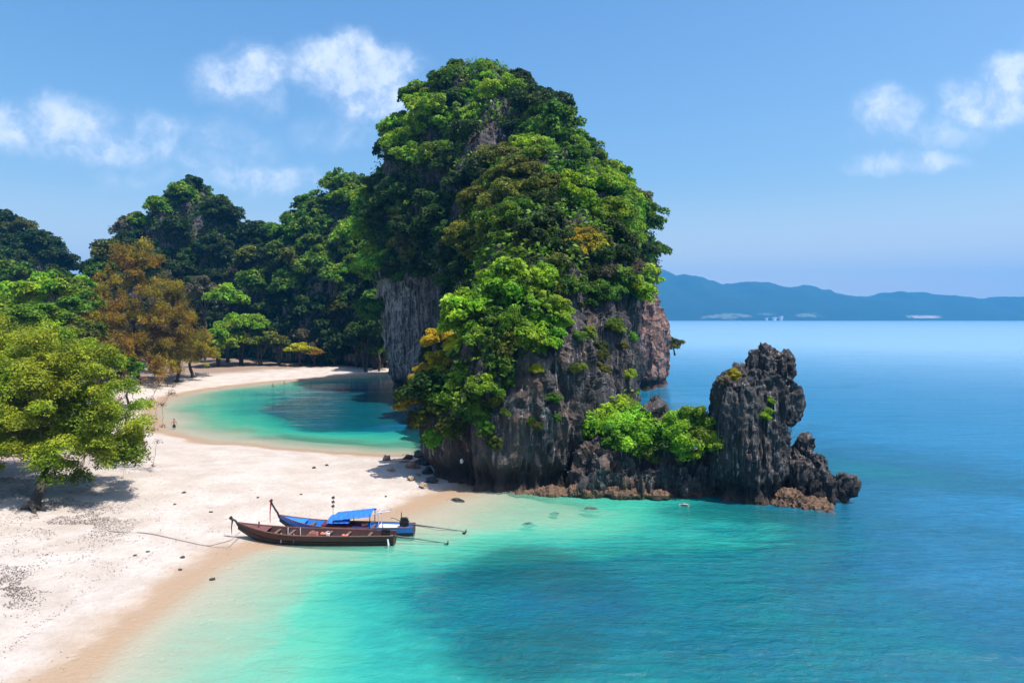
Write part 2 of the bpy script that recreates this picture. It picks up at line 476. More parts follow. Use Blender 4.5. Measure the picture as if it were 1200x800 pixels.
# ------------------------------------------------------------------ rock
def rock_mat(name, pink=False, tide_shade=2.2, dark=1.0, fs=1.0, rust=0.5):
    m, nt, b, o = new_mat(name)
    geo = N(nt, 'ShaderNodeNewGeometry'); pos = geo.outputs['Position']; sp = N(nt, 'ShaderNodeSeparateXYZ'); L(nt, pos, sp.inputs[0])
    st = noise_n(nt, scale_vec(nt, pos, (1, 1, 0.11)), 0.55 * fs, 7, 0.68, 0.25)
    st2 = noise_n(nt, scale_vec(nt, pos, (1, 1, 0.09)), 1.9 * fs, 5, 0.65, 0.3)
    bl = noise_n(nt, pos, 0.22 * fs, 5, 0.6); fg = noise_n(nt, pos, 2.6 * fs, 6, 0.7)
    c = ramp(nt, st, [(0.30, (0.016 * dark, 0.016 * dark, 0.020 * dark)), (0.44, (0.055 * dark, 0.052 * dark, 0.058 * dark)), (0.56, (0.15 * dark, 0.135 * dark, 0.135 * dark)), (0.72, (0.34 * dark, 0.30 * dark, 0.285 * dark))])
    c = mixc(nt, smooth_n(nt, st2, 0.50, 0.66, 0, 0.75), c, (0.022, 0.021, 0.025))
    c = mixc(nt, smooth_n(nt, st2, 0.40, 0.30, 0, 0.55), c, (0.46 * dark, 0.42 * dark, 0.40 * dark))
    dr = noise_n(nt, scale_vec(nt, pos, (1, 1, 0.045)), 3.1 * fs, 4, 0.6, 0.4)
    c = mixc(nt, math_n(nt, 'MULTIPLY', smooth_n(nt, dr, 0.57, 0.66), smooth_n(nt, bl, 0.38, 0.55, 0.15, 0.8)), c, (0.42, 0.39, 0.38))
    c = mixc(nt, smooth_n(nt, bl, 0.50, 0.64, 0, rust), c, (0.17, 0.085, 0.045))
    if pink:
        mk = math_n(nt, 'MULTIPLY', smooth_n(nt, sp.outputs[0], 16, 24), smooth_n(nt, sp.outputs[2], 34, 18))
        mk = math_n(nt, 'MULTIPLY', mk, smooth_n(nt, sp.outputs[1], 118, 135))
        pk = mixc(nt, smooth_n(nt, st, 0.35, 0.65), (0.12, 0.055, 0.042), (0.42, 0.25, 0.205))
        c = mixc(nt, math_n(nt, 'MULTIPLY', mk, 0.85), c, pk)
        mk2 = math_n(nt, 'MULTIPLY', smooth_n(nt, sp.outputs[0], -14, -20), smooth_n(nt, sp.outputs[2], 30, 20))
        gk = mixc(nt, smooth_n(nt, st2, 0.38, 0.62), (0.52, 0.44, 0.41), (0.045, 0.04, 0.045))
        c = mixc(nt, math_n(nt, 'MULTIPLY', mk2, 0.75), c, gk)
    c = mixc(nt, smooth_n(nt, fg, 0.35, 0.7, 0, 0.5), c, (0.03, 0.028, 0.028))
    zn = math_n(nt, 'ADD', sp.outputs[2], math_n(nt, 'MULTIPLY', math_n(nt, 'SUBTRACT', fg, 0.5), 1.6))
    c = mixc(nt, smooth_n(nt, zn, tide_shade, tide_shade * 0.45, 0, 0.9), c, (0.012, 0.010, 0.010))  # dark foot band: tide stain plus painted shade of the undercut
    c = mixc(nt, smooth_n(nt, zn, 0.75, 0.15, 0, 0.6), c, (0.10, 0.055, 0.03))
    L(nt, c, b.inputs['Base Color']); b.inputs['Roughness'].default_value = 0.85
    hgt = math_n(nt, 'ADD', math_n(nt, 'MULTIPLY', st, 1.0), math_n(nt, 'ADD', math_n(nt, 'MULTIPLY', st2, 0.5), math_n(nt, 'MULTIPLY', fg, 0.45)))
    bump(nt, b, hgt, 0.9, 0.7 / fs)
    return m


ROCK = rock_mat('karst_rock', True, 3.4, 0.42)
ROCK_DARK = rock_mat('stack_rock', False, 2.4, 0.34, 1.7, 0.12)
ROCK_SMALL = rock_mat('boulder_rock', False, 0.1, 0.9, 3.0)


def loft(bm, rings, n=48, e=2.4):
    """rings: (cx, cy, z, rx, ry) bottom to top; closed solid."""
    vs = []
    for (cx, cyy, z, rx, ry) in rings:
        row = []
        for k in range(n):
            t = 2 * PI * k / n; c, s = math.cos(t), math.sin(t)
            rr = (abs(c) ** e + abs(s) ** e) ** (-1 / e)
            row.append(bm.verts.new((cx + rx * rr * c, cyy + ry * rr * s, z)))
        vs.append(row)
    for i in range(len(vs) - 1):
        for k in range(n):
            bm.faces.new((vs[i][k], vs[i][(k + 1) % n], vs[i + 1][(k + 1) % n], vs[i + 1][k]))
    bm.faces.new(list(reversed(vs[0]))); bm.faces.new(vs[-1])


def remeshed(rings_list, voxel, blobs=()):
    bm = bmesh.new()
    for r in rings_list: loft(bm, r)
    for (c, d) in blobs:
        rr = bmesh.ops.create_icosphere(bm, subdivisions=3, radius=0.5)
        bmesh.ops.transform(bm, matrix=Matrix.Translation(c) @ Matrix.Diagonal((*d, 1)), verts=rr['verts'])
    bmesh.ops.recalc_face_normals(bm, faces=bm.faces[:])
    me = bpy.data.meshes.new('tmp'); bm.to_mesh(me); bm.free()
    o = bpy.data.objects.new('tmp', me); C.objects.link(o)
    md = o.modifiers.new('r', 'REMESH'); md.mode = 'VOXEL'; md.voxel_size = voxel
    sm = o.modifiers.new('s', 'SMOOTH'); sm.iterations = 3; sm.factor = 0.5
    dg = bpy.context.evaluated_depsgraph_get(); dg.update()
    em = bpy.data.meshes.new_from_object(o.evaluated_get(dg))
    bpy.data.objects.remove(o); bpy.data.meshes.remove(me)
    return em


def get_vn(me):
    n = len(me.vertices)
    V = np.empty(n * 3, np.float32); me.vertices.foreach_get('co', V)
    Nn = np.empty(n * 3, np.float32); me.vertex_normals.foreach_get('vector', Nn)
    return V.reshape(-1, 3).astype(float), Nn.reshape(-1, 3).astype(float)


def rockify(me, big=2.0, mid=0.8, fine=0.3, fscale=1.0, notch=0.0, seed=0, shade_smooth=False):
    V, Nn = get_vn(me)
    q = V * fscale
    d = big * fbm(q * np.array([0.09, 0.09, 0.035]), 3, seed + 1)
    rid = 1 - 2 * np.abs(fbm(q * np.array([0.30, 0.30, 0.05]), 3, seed + 2))
    d += mid * 0.8 * rid
    d += mid * 0.5 * fbm(q * np.array([0.5, 0.5, 0.2]), 4, seed + 3)
    d += fine * (1 - 2 * np.abs(fbm(q * np.array([1.4, 1.4, 0.2]), 3, seed + 4)))
    d += fine * 0.8 * fbm(q * np.array([2.2, 2.2, 0.9]), 2, seed + 6)
    V2 = V + Nn * d[:, None]
    if notch:
        w = np.exp(-((V[:, 2] - 0.9) / 1.0) ** 2) * notch
        hn = Nn.copy(); hn[:, 2] = 0
        V2 -= hn * w[:, None]
    me.vertices.foreach_set('co', V2.astype(np.float32).ravel()); me.update()
    if shade_smooth: me.polygons.foreach_set('use_smooth', np.ones(len(me.polygons), bool))


def sil_rings(rows, Yc, ryf, dy=None, bottom=-4):
    out = []
    for i, (py, xl, xr) in enumerate(rows):
        z = H - (py - HY) / F * Yc
        a = (xl - 600) / F * Yc; c = (xr - 600) / F * Yc
        out.append(((a + c) / 2, Yc + (dy[i] if dy else 0), z, (c - a) / 2, ryf[i]))
    out.sort(key=lambda r: r[2])
    f = out[0]
    return [(f[0], f[1], bottom, f[3], f[4])] + out


# the big karst: massif and spur
massif = sil_rings([(88, 536, 580), (96, 522, 592), (121, 506, 610), (162, 484, 622), (200, 460, 672), (220, 448, 704), (246, 442, 732), (276, 450, 740), (314, 454, 752), (350, 460, 758), (390, 462, 770), (440, 466, 770)],
                   158, [5, 8, 13, 18, 21, 23, 25, 26, 26, 25, 24, 23])
spur4 = [(4, 128, -4, 14, 20), (4, 128, 20, 14.5, 18), (4, 130, 36, 14, 16), (2, 134, 46, 11, 13), (0, 138, 56, 7, 10), (-1, 140, 60, 4, 6)]
spur3 = [(5.8, 103, -4, 10.8, 18), (5.8, 103, 18, 11.2, 16), (6, 106, 28, 10, 13), (6, 110, 36, 7.5, 10), (5, 114, 42, 4, 6)]
big = remeshed([massif, spur4, spur3], 0.62)
rockify(big, 2.6, 1.5, 0.5, 1.0, 1.2, 3)
spur2 = [(4.8, 83, -4, 9.2, 13), (4.8, 83, 14, 9, 12), (4.6, 85, 21, 7.6, 10), (5, 88, 26, 6, 8), (5.4, 92, 30, 3.5, 5)]
spur1 = [(0.0, 66, -3.5, 7.0, 7.2), (0.0, 66, 6, 7.3, 7.4), (0.9, 67, 11, 6.4, 6.8), (1.9, 69, 15, 5.2, 6.2), (2.8, 71, 18.5, 3.8, 5.2), (3.4, 73, 21, 2, 3)]
spurR = [(6.0, 67.5, -3.5, 3.2, 5.0), (6.2, 68, 8, 3.0, 4.8), (6.2, 71, 15, 2.6, 4)]
sm_ = remeshed([spur2, spur1, spurR], 0.27)
rockify(sm_, 1.1, 0.75, 0.28, 1.5, 0.9, 11)
bm = bmesh.new(); bm.from_mesh(big); bm.from_mesh(sm_)
kme = bpy.data.meshes.new('karst_mountain'); bm.to_mesh(kme); bm.free()
karst = link('karst_mountain', kme, ROCK)
tag(karst, 'tall limestone karst with dark streaked cliffs rising from the sea', kind='structure')

# wooded hills behind the far beach
def hill(name, rings_list, label, seed, voxel=1.3):
    me = remeshed(rings_list, voxel); rockify(me, 3.0, 1.5, 0.6, 0.8, 0.0, seed)
    return tag(link(name, me, ROCK), label, kind='structure')


def dome(px, py_top, Y, rx, ry, zb=-3, flat=0.35):
    x = (px - 600) / F * Y; zt = H - (py_top - HY) / F * Y
    rs = [(x, Y, zb, rx, ry)]
    for t in (0.25, 0.5, 0.7, 0.85, 0.95, 1.0):
        w = max(0.12, (1 - t ** 2.6) ** 0.5); rs.append((x, Y, zb + (zt - zb) * t, rx * w, ry * w))
    return rs


ridge = hill('wooded_ridge', [dome(418, 234, 226, 24, 26), dome(366, 268, 236, 24, 22), dome(312, 290, 240, 26, 22), dome(448, 255, 214, 15, 14), dome(404, 222, 222, 15, 16)], 'steep wooded ridge joining the karst behind the far beach', 31)
knob = hill('wooded_hill', [dome(225, 228, 245, 19, 20), dome(190, 262, 245, 14, 18), dome(262, 250, 240, 9, 14), dome(140, 300, 245, 12, 16)], 'round wooded hill standing behind the brown trees', 41)
lefth = hill('wooded_hill', [dome(-20, 268, 250, 26, 24), dome(45, 296, 245, 9, 14)], 'dark wooded hill at the far left behind the bright green trees', 47)

# sea stack and the low rocks that tie it to the cliff
stack_rings = [(20.2, 57.6, -3, 2.9, 2.7), (20.2, 57.6, 1.2, 2.6, 2.4), (20.1, 57.6, 2.2, 2.85, 2.6), (19.9, 57.6, 6, 2.8, 2.5), (20.0, 57.6, 8.6, 2.7, 2.3), (20.4, 57.7, 9.8, 2.4, 2.0), (20.7, 57.7, 10.6, 1.7, 1.4)]
st_blobs = [(P(896, 428, 57.5), (2.3, 2.2, 3.2)), (P(917, 432, 57.2), (1.9, 2.0, 3.0)), (P(912, 424, 57.1), (1.0, 1.0, 1.3)), (P(921, 421, 57.1), (1.1, 0.6, 0.6)), (P(921, 470, 57.2), (2.4, 2.6, 3.6)), (P(855, 455, 57.6), (2.2, 2.2, 2.2))]
me = remeshed([stack_rings], 0.16, st_blobs); rockify(me, 0.35, 0.42, 0.2, 2.4, 0.5, 51)
stack = tag(link('rock_stack', me, ROCK_DARK), 'tall dark sea stack with ragged top beside the bushy islet', 'rock')

me = remeshed([], 0.15, [(P(936, 556, 57.2), (2.6, 2.8, 3.4)), (P(944, 530, 57.2), (.9, 1.0, 2.2)), (P(956, 566, 57), (3.2, 3, 2.4)), (P(962, 545, 57), (1.2, 1.3, 1.3)),
                         (P(974, 568, 56.6), (2.6, 2.2, 1.6)), (P(982, 566, 56.4), (1.3, 1.2, 1.6)), (P(966, 577, 56.4), (3.0, 2.4, 1.3))])
rockify(me, 0.4, 0.5, 0.24, 2.4, 0.15, 57)
tag(link('sea_rock', me, ROCK_DARK), 'low jagged black rocks stepping down on the stack\'s seaward side', 'rock')
m_weed = rock_mat('weedy_rock', False, 0.05, 1.0, 2.5)
nt = m_weed.node_tree
me = remeshed([], 0.14, [(P(938, 590, 55.2), (4.2, 2.4, 1.0)), (P(955, 597, 54.2), (3.0, 1.6, 0.7)), (P(968, 604, 53.2), (1.8, 1.0, 0.5)), (P(925, 585, 55.6), (2, 2, 1.4))])
rockify(me, 0.2, 0.22, 0.14, 3, 0, 58)
m_bwn = worn_mat('tide_rock', (0.12, 0.065, 0.035), (0.03, 0.022, 0.015), 0.75, 1.4, amount=.9, bstr=.8)
tag(link('sea_rock', me, m_bwn), 'flat reddish brown tide rocks at the foot of the stack', 'rock')

me = remeshed([[(12.0, 60.2, -3, 7.4, 3.6), (12.0, 60.2, 1.0, 7.0, 3.2), (12.0, 60.4, 2.2, 6.2, 2.2), (12.0, 60.6, 2.8, 5.0, 1.4)]], 0.17,
              [(P(700, 552, 60), (4, 4, 4.6)), (P(735, 556, 59.5), (3.2, 3.4, 3.4)), (P(765, 515, 60.6), (1.8, 2.0, 4.4)), (P(765, 482, 61), (.8, .9, 2.2)), (P(790, 560, 59), (3.6, 3.2, 2.8)), (P(822, 556, 58.8), (3.0, 3.0, 3.0)), (P(850, 556, 58.2), (2.6, 2.6, 3)), (P(712, 570, 58.2), (4, 2.4, 1.8)), (P(755, 572, 58), (3, 2, 1.8)), (P(800, 572, 57.6), (3.6, 2, 1.6))])
rockify(me, 0.7, 0.8, 0.3, 2.0, 0.25, 61)
m_isl = rock_mat('islet_rock', False, 1.0, 0.45, 1.8)
islet = tag(link('rock_islet', me, m_isl), 'low broken brown rocks joining the cliff to the sea stack', 'rock')
# brown tidal shelf along the cliff foot
me = remeshed([], 0.14, [(P(655, 577, 58.4), (4.0, 2.4, 0.7)), (P(688, 575, 58), (3.6, 2.4, 0.9)), (P(735, 577, 57.6), (4.6, 2.4, 0.8)), (P(615, 578, 58.8), (3.0, 1.6, 0.42)), (P(770, 579, 57.2), (2.6, 1.8, 0.5))])
rockify(me, 0.2, 0.2, 0.12, 3, 0, 63)
tag(link('rock_shelf', me, m_bwn), 'flat brown tidal shelf along the foot of the cliff', 'rock')

# far mountains
prof = [(-500, 352), (-200, 340), (60, 322), (110, 320), (200, 326), (400, 322), (600, 316), (700, 320), (782, 318), (808, 319), (832, 328), (850, 332), (878, 330), (905, 333), (940, 338), (980, 343), (1020, 346), (1060, 346), (1082, 343), (1100, 348), (1130, 352), (1160, 352.5), (1182, 350), (1205, 352), (1300, 356), (1450, 352), (1700, 362), (2000, 371)]
MY = 5200.0


def mount():
    xs = np.linspace(-450, 1650, 640); ts = np.linspace(0, 1, 26)
    PX, T = np.meshgrid(xs, ts); py = np.interp(PX, [a for a, _ in prof], [c for _, c in prof])
    Yv = MY + (T - 0.45) * 1600
    x = (PX - 600) / F * MY * (1 + 0 * T); hgt = (HY + 1 - py) / F * MY + H * .5
    shape = np.clip(np.sin(np.clip(T / 0.9, 0, 1) * PI), 0, 1) ** 0.8
    p3 = np.stack([x.ravel() / 420, Yv.ravel() / 420, 0 * x.ravel()], 1)
    nz = fbm(p3, 5, 71).reshape(x.shape)
    z = shape * hgt * (1 + 0.28 * nz * (1 - shape ** 2 * .75)) + 10 * nz * shape - 2 + (T <= 0) * -6 + 26 * fbm(p3 * 2.6, 5, 72).reshape(x.shape) * shape
    nx, ny = len(xs), len(ts)
    i = np.arange((nx - 1) * (ny - 1)); r = i // (nx - 1); c = i % (nx - 1); a = r * nx + c
    return np_mesh('far_mountains', np.stack([x.ravel(), Yv.ravel(), z.ravel()], 1), np.stack([a, a + 1, a + nx + 1, a + nx], 1), True)


m_mt, nt, b, o = new_mat('forested_mountain')
geo = N(nt, 'ShaderNodeNewGeometry'); pos = geo.outputs['Position']; sp = N(nt, 'ShaderNodeSeparateXYZ'); L(nt, pos, sp.inputs[0])
f1 = noise_n(nt, pos, 0.012, 6, 0.7); f2 = noise_n(nt, scale_vec(nt, pos, (1, 1, 4)), 0.0035, 4, 0.6)
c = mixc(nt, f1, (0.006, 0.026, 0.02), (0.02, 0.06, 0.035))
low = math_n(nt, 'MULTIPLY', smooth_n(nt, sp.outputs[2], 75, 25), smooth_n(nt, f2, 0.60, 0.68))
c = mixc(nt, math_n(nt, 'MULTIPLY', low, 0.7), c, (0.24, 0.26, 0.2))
scx = math_n(nt, 'MULTIPLY', smooth_n(nt, math_n(nt, 'ABSOLUTE', math_n(nt, 'SUBTRACT', sp.outputs[0], 2720.0)), 150, 60), smooth_n(nt, sp.outputs[2], 40, 26))
scx = math_n(nt, 'MULTIPLY', scx, smooth_n(nt, sp.outputs[2], 14, 20)); scx = math_n(nt, 'MULTIPLY', scx, smooth_n(nt, f1, .42, .55))
c = mixc(nt, scx, c, (0.42, 0.36, 0.33))
L(nt, c, b.inputs['Base Color']); b.inputs['Roughness'].default_value = 0.95
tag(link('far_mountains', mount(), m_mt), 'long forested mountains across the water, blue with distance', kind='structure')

# haze: one closed box of even air
hm = bpy.data.materials.new('haze'); hm.use_nodes = True; nt = hm.node_tree; nt.nodes.clear()
o = N(nt, 'ShaderNodeOutputMaterial'); pv = N(nt, 'ShaderNodeVolumePrincipled')
pv.inputs['Color'].default_value = (0.06, 0.44, 1.0, 1); pv.inputs['Density'].default_value = 0.00018; pv.inputs['Anisotropy'].default_value = 0.1
L(nt, pv.outputs[0], o.inputs['Volume'])
mb = MB(); mb.box((0, 2850, 217), (15000, 6800, 470))
hz = mb.build('haze', hm); tag(hz, kind='stuff')


# ------------------------------------------------------------------ foliage builders
def leaf_quads(Pt, Nm, size, rng, aspect=0.55, fold=0.25):
    n = len(Pt)
    r = rng.normal(size=(n, 3)); t = np.cross(Nm, r); t /= np.linalg.norm(t, axis=1)[:, None] + 1e-9
    bt = np.cross(Nm, t)
    s = (size * rng.uniform(0.6, 1.35, n))[:, None]
    a = Pt + t * s - Nm * s * fold; c = Pt - t * s - Nm * s * fold
    b_ = Pt + bt * s * aspect; d = Pt - bt * s * aspect
    V = np.stack([a, b_, c, d], 1).reshape(-1, 3)
    Fq = np.arange(4 * n).reshape(-1, 4)
    return V, Fq


def clump_points(rng, centers, radii, per, squash=0.8, jit=0.55, shell=0.62):
    """leaves round each clump: mostly on its outer skin, turned outwards and up."""
    P_, N_ = [], []
    for c, r in zip(centers, radii):
        n = max(6, int(per * (r / np.mean(radii)) ** 2))
        d = rng.normal(size=(n, 3)); d /= np.linalg.norm(d, axis=1)[:, None]
        d[:, 2] = np.where(d[:, 2] < -0.35, -d[:, 2], d[:, 2])
        lump = 1 + 0.28 * vnoise(d * 2.2 + c * 1.7, 5)
        rad = r * lump * (shell + (1.06 - shell) * rng.random(n) ** 0.6)
        p = c + d * rad[:, None] * np.array([1, 1, squash])
        nn = d * 0.75 + np.array([0, 0, 0.45]) + rng.normal(size=(n, 3)) * jit
        nn /= np.linalg.norm(nn, axis=1)[:, None]
        P_.append(p); N_.append(nn)
    return np.concatenate(P_), np.concatenate(N_)


def crown_mesh(name, seed, Rr=1.0, flat=0.75, nclump=26, per=120, leaf=0.085, base=0.55, style='round'):
    """unit crown: radius ~1, rests above z=0."""
    rng = np.random.default_rng(seed)
    cs, rs = [], []
    ax, ay = rng.uniform(0.85, 1.15), rng.uniform(0.85, 1.15)
    for i in range(nclump):
        d = rng.normal(size=3); d /= np.linalg.norm(d)
        d[2] = abs(d[2]) if rng.random() < 0.78 else -abs(d[2]) * 0.6
        k = rng.uniform(0.40, 0.98)
        cs.append(np.array([d[0] * ax * k, d[1] * ay * k, base + flat * d[2] * k])); rs.append(0.13 + 0.27 * rng.random() ** 1.6)
    pts, nn = clump_points(rng, np.array(cs), np.array(rs), per)
    V, Fq = leaf_quads(pts * Rr, nn, leaf * Rr, rng)
    return np_mesh(name, V, Fq)


def trunk_mesh(name, seed, h=0.7, r=0.07):
    rng = random.Random(seed); mb = MB()
    top = Vector((rng.uniform(-.1, .1), rng.uniform(-.1, .1), h))
    mb.tube([(0, 0, -0.35), Vector((0, 0, 0)), top * 0.5 + Vector((rng.uniform(-.05, .05), 0.03, 0)), top], [r * 1.5, r * 1.15, r * .85, r * .6], 7)
    for k in range(5):
        a = k * 1.26 + rng.random(); q = Vector((math.cos(a) * .55, math.sin(a) * .55, h + rng.uniform(.0, .35)))
        p0 = top * rng.uniform(.55, .95)
        mb.tube([p0, (p0 + q) / 2 + Vector((0, 0, -.06)), q], [r * .5, r * .33, r * .12], 5)
    bmesh.ops.recalc_face_normals(mb.bm, faces=mb.bm.faces[:])
    me = bpy.data.meshes.new(name); mb.bm.to_mesh(me); mb.bm.free()
    me.materials.append(BARK)
    return me


CROWNS = [crown_mesh('crown', 100 + i, 1.0, [0.8, 0.65, 0.95, 0.75, 1.1, 0.7][i % 6], 40 + (i % 4) * 6, 85, 0.068 + 0.010 * (i % 3)) for i in range(8)]
CROWNS_FAR = [crown_mesh('crown', 150 + i, 1.0, [0.8, 0.65, 0.95, 0.75][i % 4], 36 + (i % 3) * 5, 75, 0.082) for i in range(4)]
TRUNKS = [trunk_mesh('trunk', i) for i in range(4)]
COLOURED = {}


def crown_for(i, sp, pool='n'):
    key = (pool, i, sp)
    if key not in COLOURED:
        src = (CROWNS if pool == 'n' else CROWNS_FAR)[i]
        me = src.copy(); me.materials.clear(); me.materials.append(LEAF[sp]); COLOURED[key] = me
    return COLOURED[key]


WORD = {'dark': 'dark green', 'mid': 'mid green', 'bright': 'bright green', 'lime': 'lime green', 'olive': 'olive green', 'yellow': 'golden yellow', 'brown': 'brown leaved', 'grey': 'grey brown', 'near': 'olive green', 'rust': 'rusty'}
rnd = random.Random(7)


def tree(loc, Rr, sp, label, cat='tree', group=None, lean=None, vari=None, name='broadleaf_tree', zs=None, pool='n'):
    e = empty(name, loc)
    i = rnd.randrange(len(CROWNS if pool == 'n' else CROWNS_FAR)) if vari is None else vari
    c = bpy.data.objects.new('crown', crown_for(i, sp, pool)); C.objects.link(c); c.parent = e
    t = bpy.data.objects.new('trunk', TRUNKS[rnd.randrange(4)]); C.objects.link(t); t.parent = e
    q = zs if zs else rnd.uniform(0.85, 1.15)
    e.scale = (Rr, Rr, Rr * q)
    rz = rnd.uniform(0, 6.28)
    M = Matrix.Rotation(rz, 3, 'Z')
    if lean is not None:
        u = (Vector((0, 0, 1)) + Vector(lean)).normalized()
        M = Vector((0, 0, 1)).rotation_difference(u).to_matrix() @ M
    e.rotation_euler = M.to_euler()
    tag(e, label, cat, group)
    return e


def in_poly(px, py, pl):
    ins = np.zeros(len(px), bool); n = len(pl)
    for i in range(n):
        ax, ay = pl[i]; bx, by = pl[(i + 1) % n]
        cond = (ay > py) != (by > py)
        with np.errstate(divide='ignore', invalid='ignore'):
            ins ^= cond & (px < ax + (py - ay) / (by - ay) * (bx - ax))
    return ins


# where rock stays bare on the camera side of the karst (given in the photograph's view, then kept as places on the surface)
BARE = [
    [(446, 332), (462, 300), (500, 296), (516, 330), (516, 440), (446, 442)],
    [(516, 310), (540, 290), (552, 330), (548, 395), (512, 420), (510, 340)],
    [(728, 352), (752, 330), (800, 290), (800, 452), (728, 452)],
    [(600, 440), (640, 395), (668, 318), (690, 296), (742, 300), (748, 460), (700, 470), (700, 590), (486, 590), (500, 545), (560, 520), (565, 470)],
    [(450, 190), (464, 186), (466, 222), (450, 226)],
    [(548, 152), (578, 140), (606, 158), (600, 186), (556, 190)],
    [(512, 215), (540, 205), (546, 250), (518, 262)],
]
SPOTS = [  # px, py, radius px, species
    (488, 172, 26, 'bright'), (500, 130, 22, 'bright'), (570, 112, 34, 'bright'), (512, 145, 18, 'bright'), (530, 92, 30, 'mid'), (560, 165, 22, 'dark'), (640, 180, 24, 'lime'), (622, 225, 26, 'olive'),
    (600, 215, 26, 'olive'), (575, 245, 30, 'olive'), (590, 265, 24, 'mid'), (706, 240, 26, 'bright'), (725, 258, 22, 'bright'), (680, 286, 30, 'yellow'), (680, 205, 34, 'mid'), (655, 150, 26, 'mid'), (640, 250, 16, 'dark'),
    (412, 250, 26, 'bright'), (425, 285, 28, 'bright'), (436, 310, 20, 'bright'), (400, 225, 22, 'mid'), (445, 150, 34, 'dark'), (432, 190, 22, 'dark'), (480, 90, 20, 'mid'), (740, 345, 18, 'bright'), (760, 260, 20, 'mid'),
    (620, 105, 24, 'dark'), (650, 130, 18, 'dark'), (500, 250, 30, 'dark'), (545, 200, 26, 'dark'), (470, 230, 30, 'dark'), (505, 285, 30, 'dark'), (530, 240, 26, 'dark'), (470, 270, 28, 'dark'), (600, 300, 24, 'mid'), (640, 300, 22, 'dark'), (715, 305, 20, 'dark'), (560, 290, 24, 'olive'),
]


def zone_label(px, py, sp, where):
    return f"{WORD[sp]} tree {where}"


def bvh_of(objs):
    from mathutils.bvhtree import BVHTree
    vs, fs = [], []
    for ob in objs:
        k = len(vs); vs += [v.co.copy() for v in ob.data.vertices]; fs += [[k + i for i in p.vertices] for p in ob.data.polygons]
    return BVHTree.FromPolygons(vs, fs)


BVH = bvh_of([karst, ridge, knob, lefth])
EYES = [Vector((0, 0, H)), Vector((0, 0, H + 9))]


def seen(p):
    for e in EYES:
        d = p - e; ln = d.length
        h = BVH.ray_cast(e, d / ln, ln - 1.5)
        if h[0] is None: return True
    return False


def scatter(obj, rmin, rmax, n_target, rule, seed, sep=1.15):
    """places on the surface that face the camera side or the sky; Poisson spaced."""
    me = obj.data; n = len(me.polygons)
    ctr = np.empty(n * 3, np.float32); me.polygons.foreach_get('center', ctr); ctr = ctr.reshape(-1, 3).astype(float)
    nrm = np.empty(n * 3, np.float32); me.polygons.foreach_get('normal', nrm); nrm = nrm.reshape(-1, 3).astype(float)
    ar = np.empty(n, np.float32); me.polygons.foreach_get('area', ar)
    rng = np.random.default_rng(seed)
    idx = rng.choice(n, size=26000, p=ar / ar.sum())
    c = ctr[idx]; m = nrm[idx]
    px, py = to_px(c)
    ok = rule(px, py, c, m)
    out = []; grid = []
    for k in np.nonzero(ok)[0]:
        rr = rng.uniform(rmin, rmax)
        p = c[k]
        if p[1] < 112: rr *= 0.68
        if any((p[0] - q[0]) ** 2 + (p[1] - q[1]) ** 2 + (p[2] - q[2]) ** 2 < ((rr + q[3]) * 0.5 * sep) ** 2 for q in grid): continue
        if not seen(Vector(p) + Vector(m[k]) * (rr + .5)): continue
        grid.append((p[0], p[1], p[2], rr)); out.append((Vector(p), Vector(m[k]), rr, px[k], py[k]))
        if len(out) >= n_target: break
    return out


def species_at(px, py, rng, default):
    best = None
    for (sx, sy, r, s) in SPOTS:
        d = math.hypot(px - sx, py - sy)
        if d < r and (best is None or d < best[0]): best = (d, s)
    if best: return best[1]
    k = rng.random(); t = 0
    for s, w in default:
        t += w
        if k < t: return s
    return default[-1][0]


def rule_karst(px, py, c, m):
    vis = (m * (c - np.array([0, 0, H]))).sum(1) < 0.25 * np.linalg.norm(c, axis=1)
    ok = vis & (m[:, 2] > np.where(c[:, 1] > 112, -0.5, -0.25)) & (c[:, 2] > 7)
    for pl in BARE: ok &= ~in_poly(px, py, pl)
    ok &= ~((c[:, 1] < 82) & (m[:, 2] < 0.2))
    return ok


def karst_where(px, py):
    if py < 125: return 'on the summit of the karst'
    if py < 205:
        return 'high on the left shoulder of the karst' if px < 520 else ('high in the middle of the karst' if px < 620 else 'high on the right slope of the karst')
    if py < 300:
        return 'beside the dark cliff on the karst\'s left flank' if px < 545 else ('on the middle terrace of the karst' if px < 660 else 'on the right shoulder above the pink cliff')
    return 'low on the left flank of the karst' if px < 545 else ('on the spur above the front cliff' if px < 690 else 'on the ledges of the right-hand cliff')


rg = random.Random(5)
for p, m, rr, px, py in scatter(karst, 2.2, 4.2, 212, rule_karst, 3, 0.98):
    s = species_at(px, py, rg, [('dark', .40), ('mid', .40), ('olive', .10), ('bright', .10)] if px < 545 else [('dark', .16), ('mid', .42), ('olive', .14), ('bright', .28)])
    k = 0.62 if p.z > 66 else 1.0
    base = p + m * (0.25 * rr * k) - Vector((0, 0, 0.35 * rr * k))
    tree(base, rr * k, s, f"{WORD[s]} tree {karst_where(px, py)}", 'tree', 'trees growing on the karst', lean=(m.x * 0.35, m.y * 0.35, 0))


def rule_hill(px, py, c, m):
    return ((m * (c - np.array([0, 0, H]))).sum(1) < 0.3 * np.linalg.norm(c, axis=1)) & (c[:, 2] > 3) & (m[:, 2] > -0.3) & (py < 440) & (px > -60) & (px < 470)


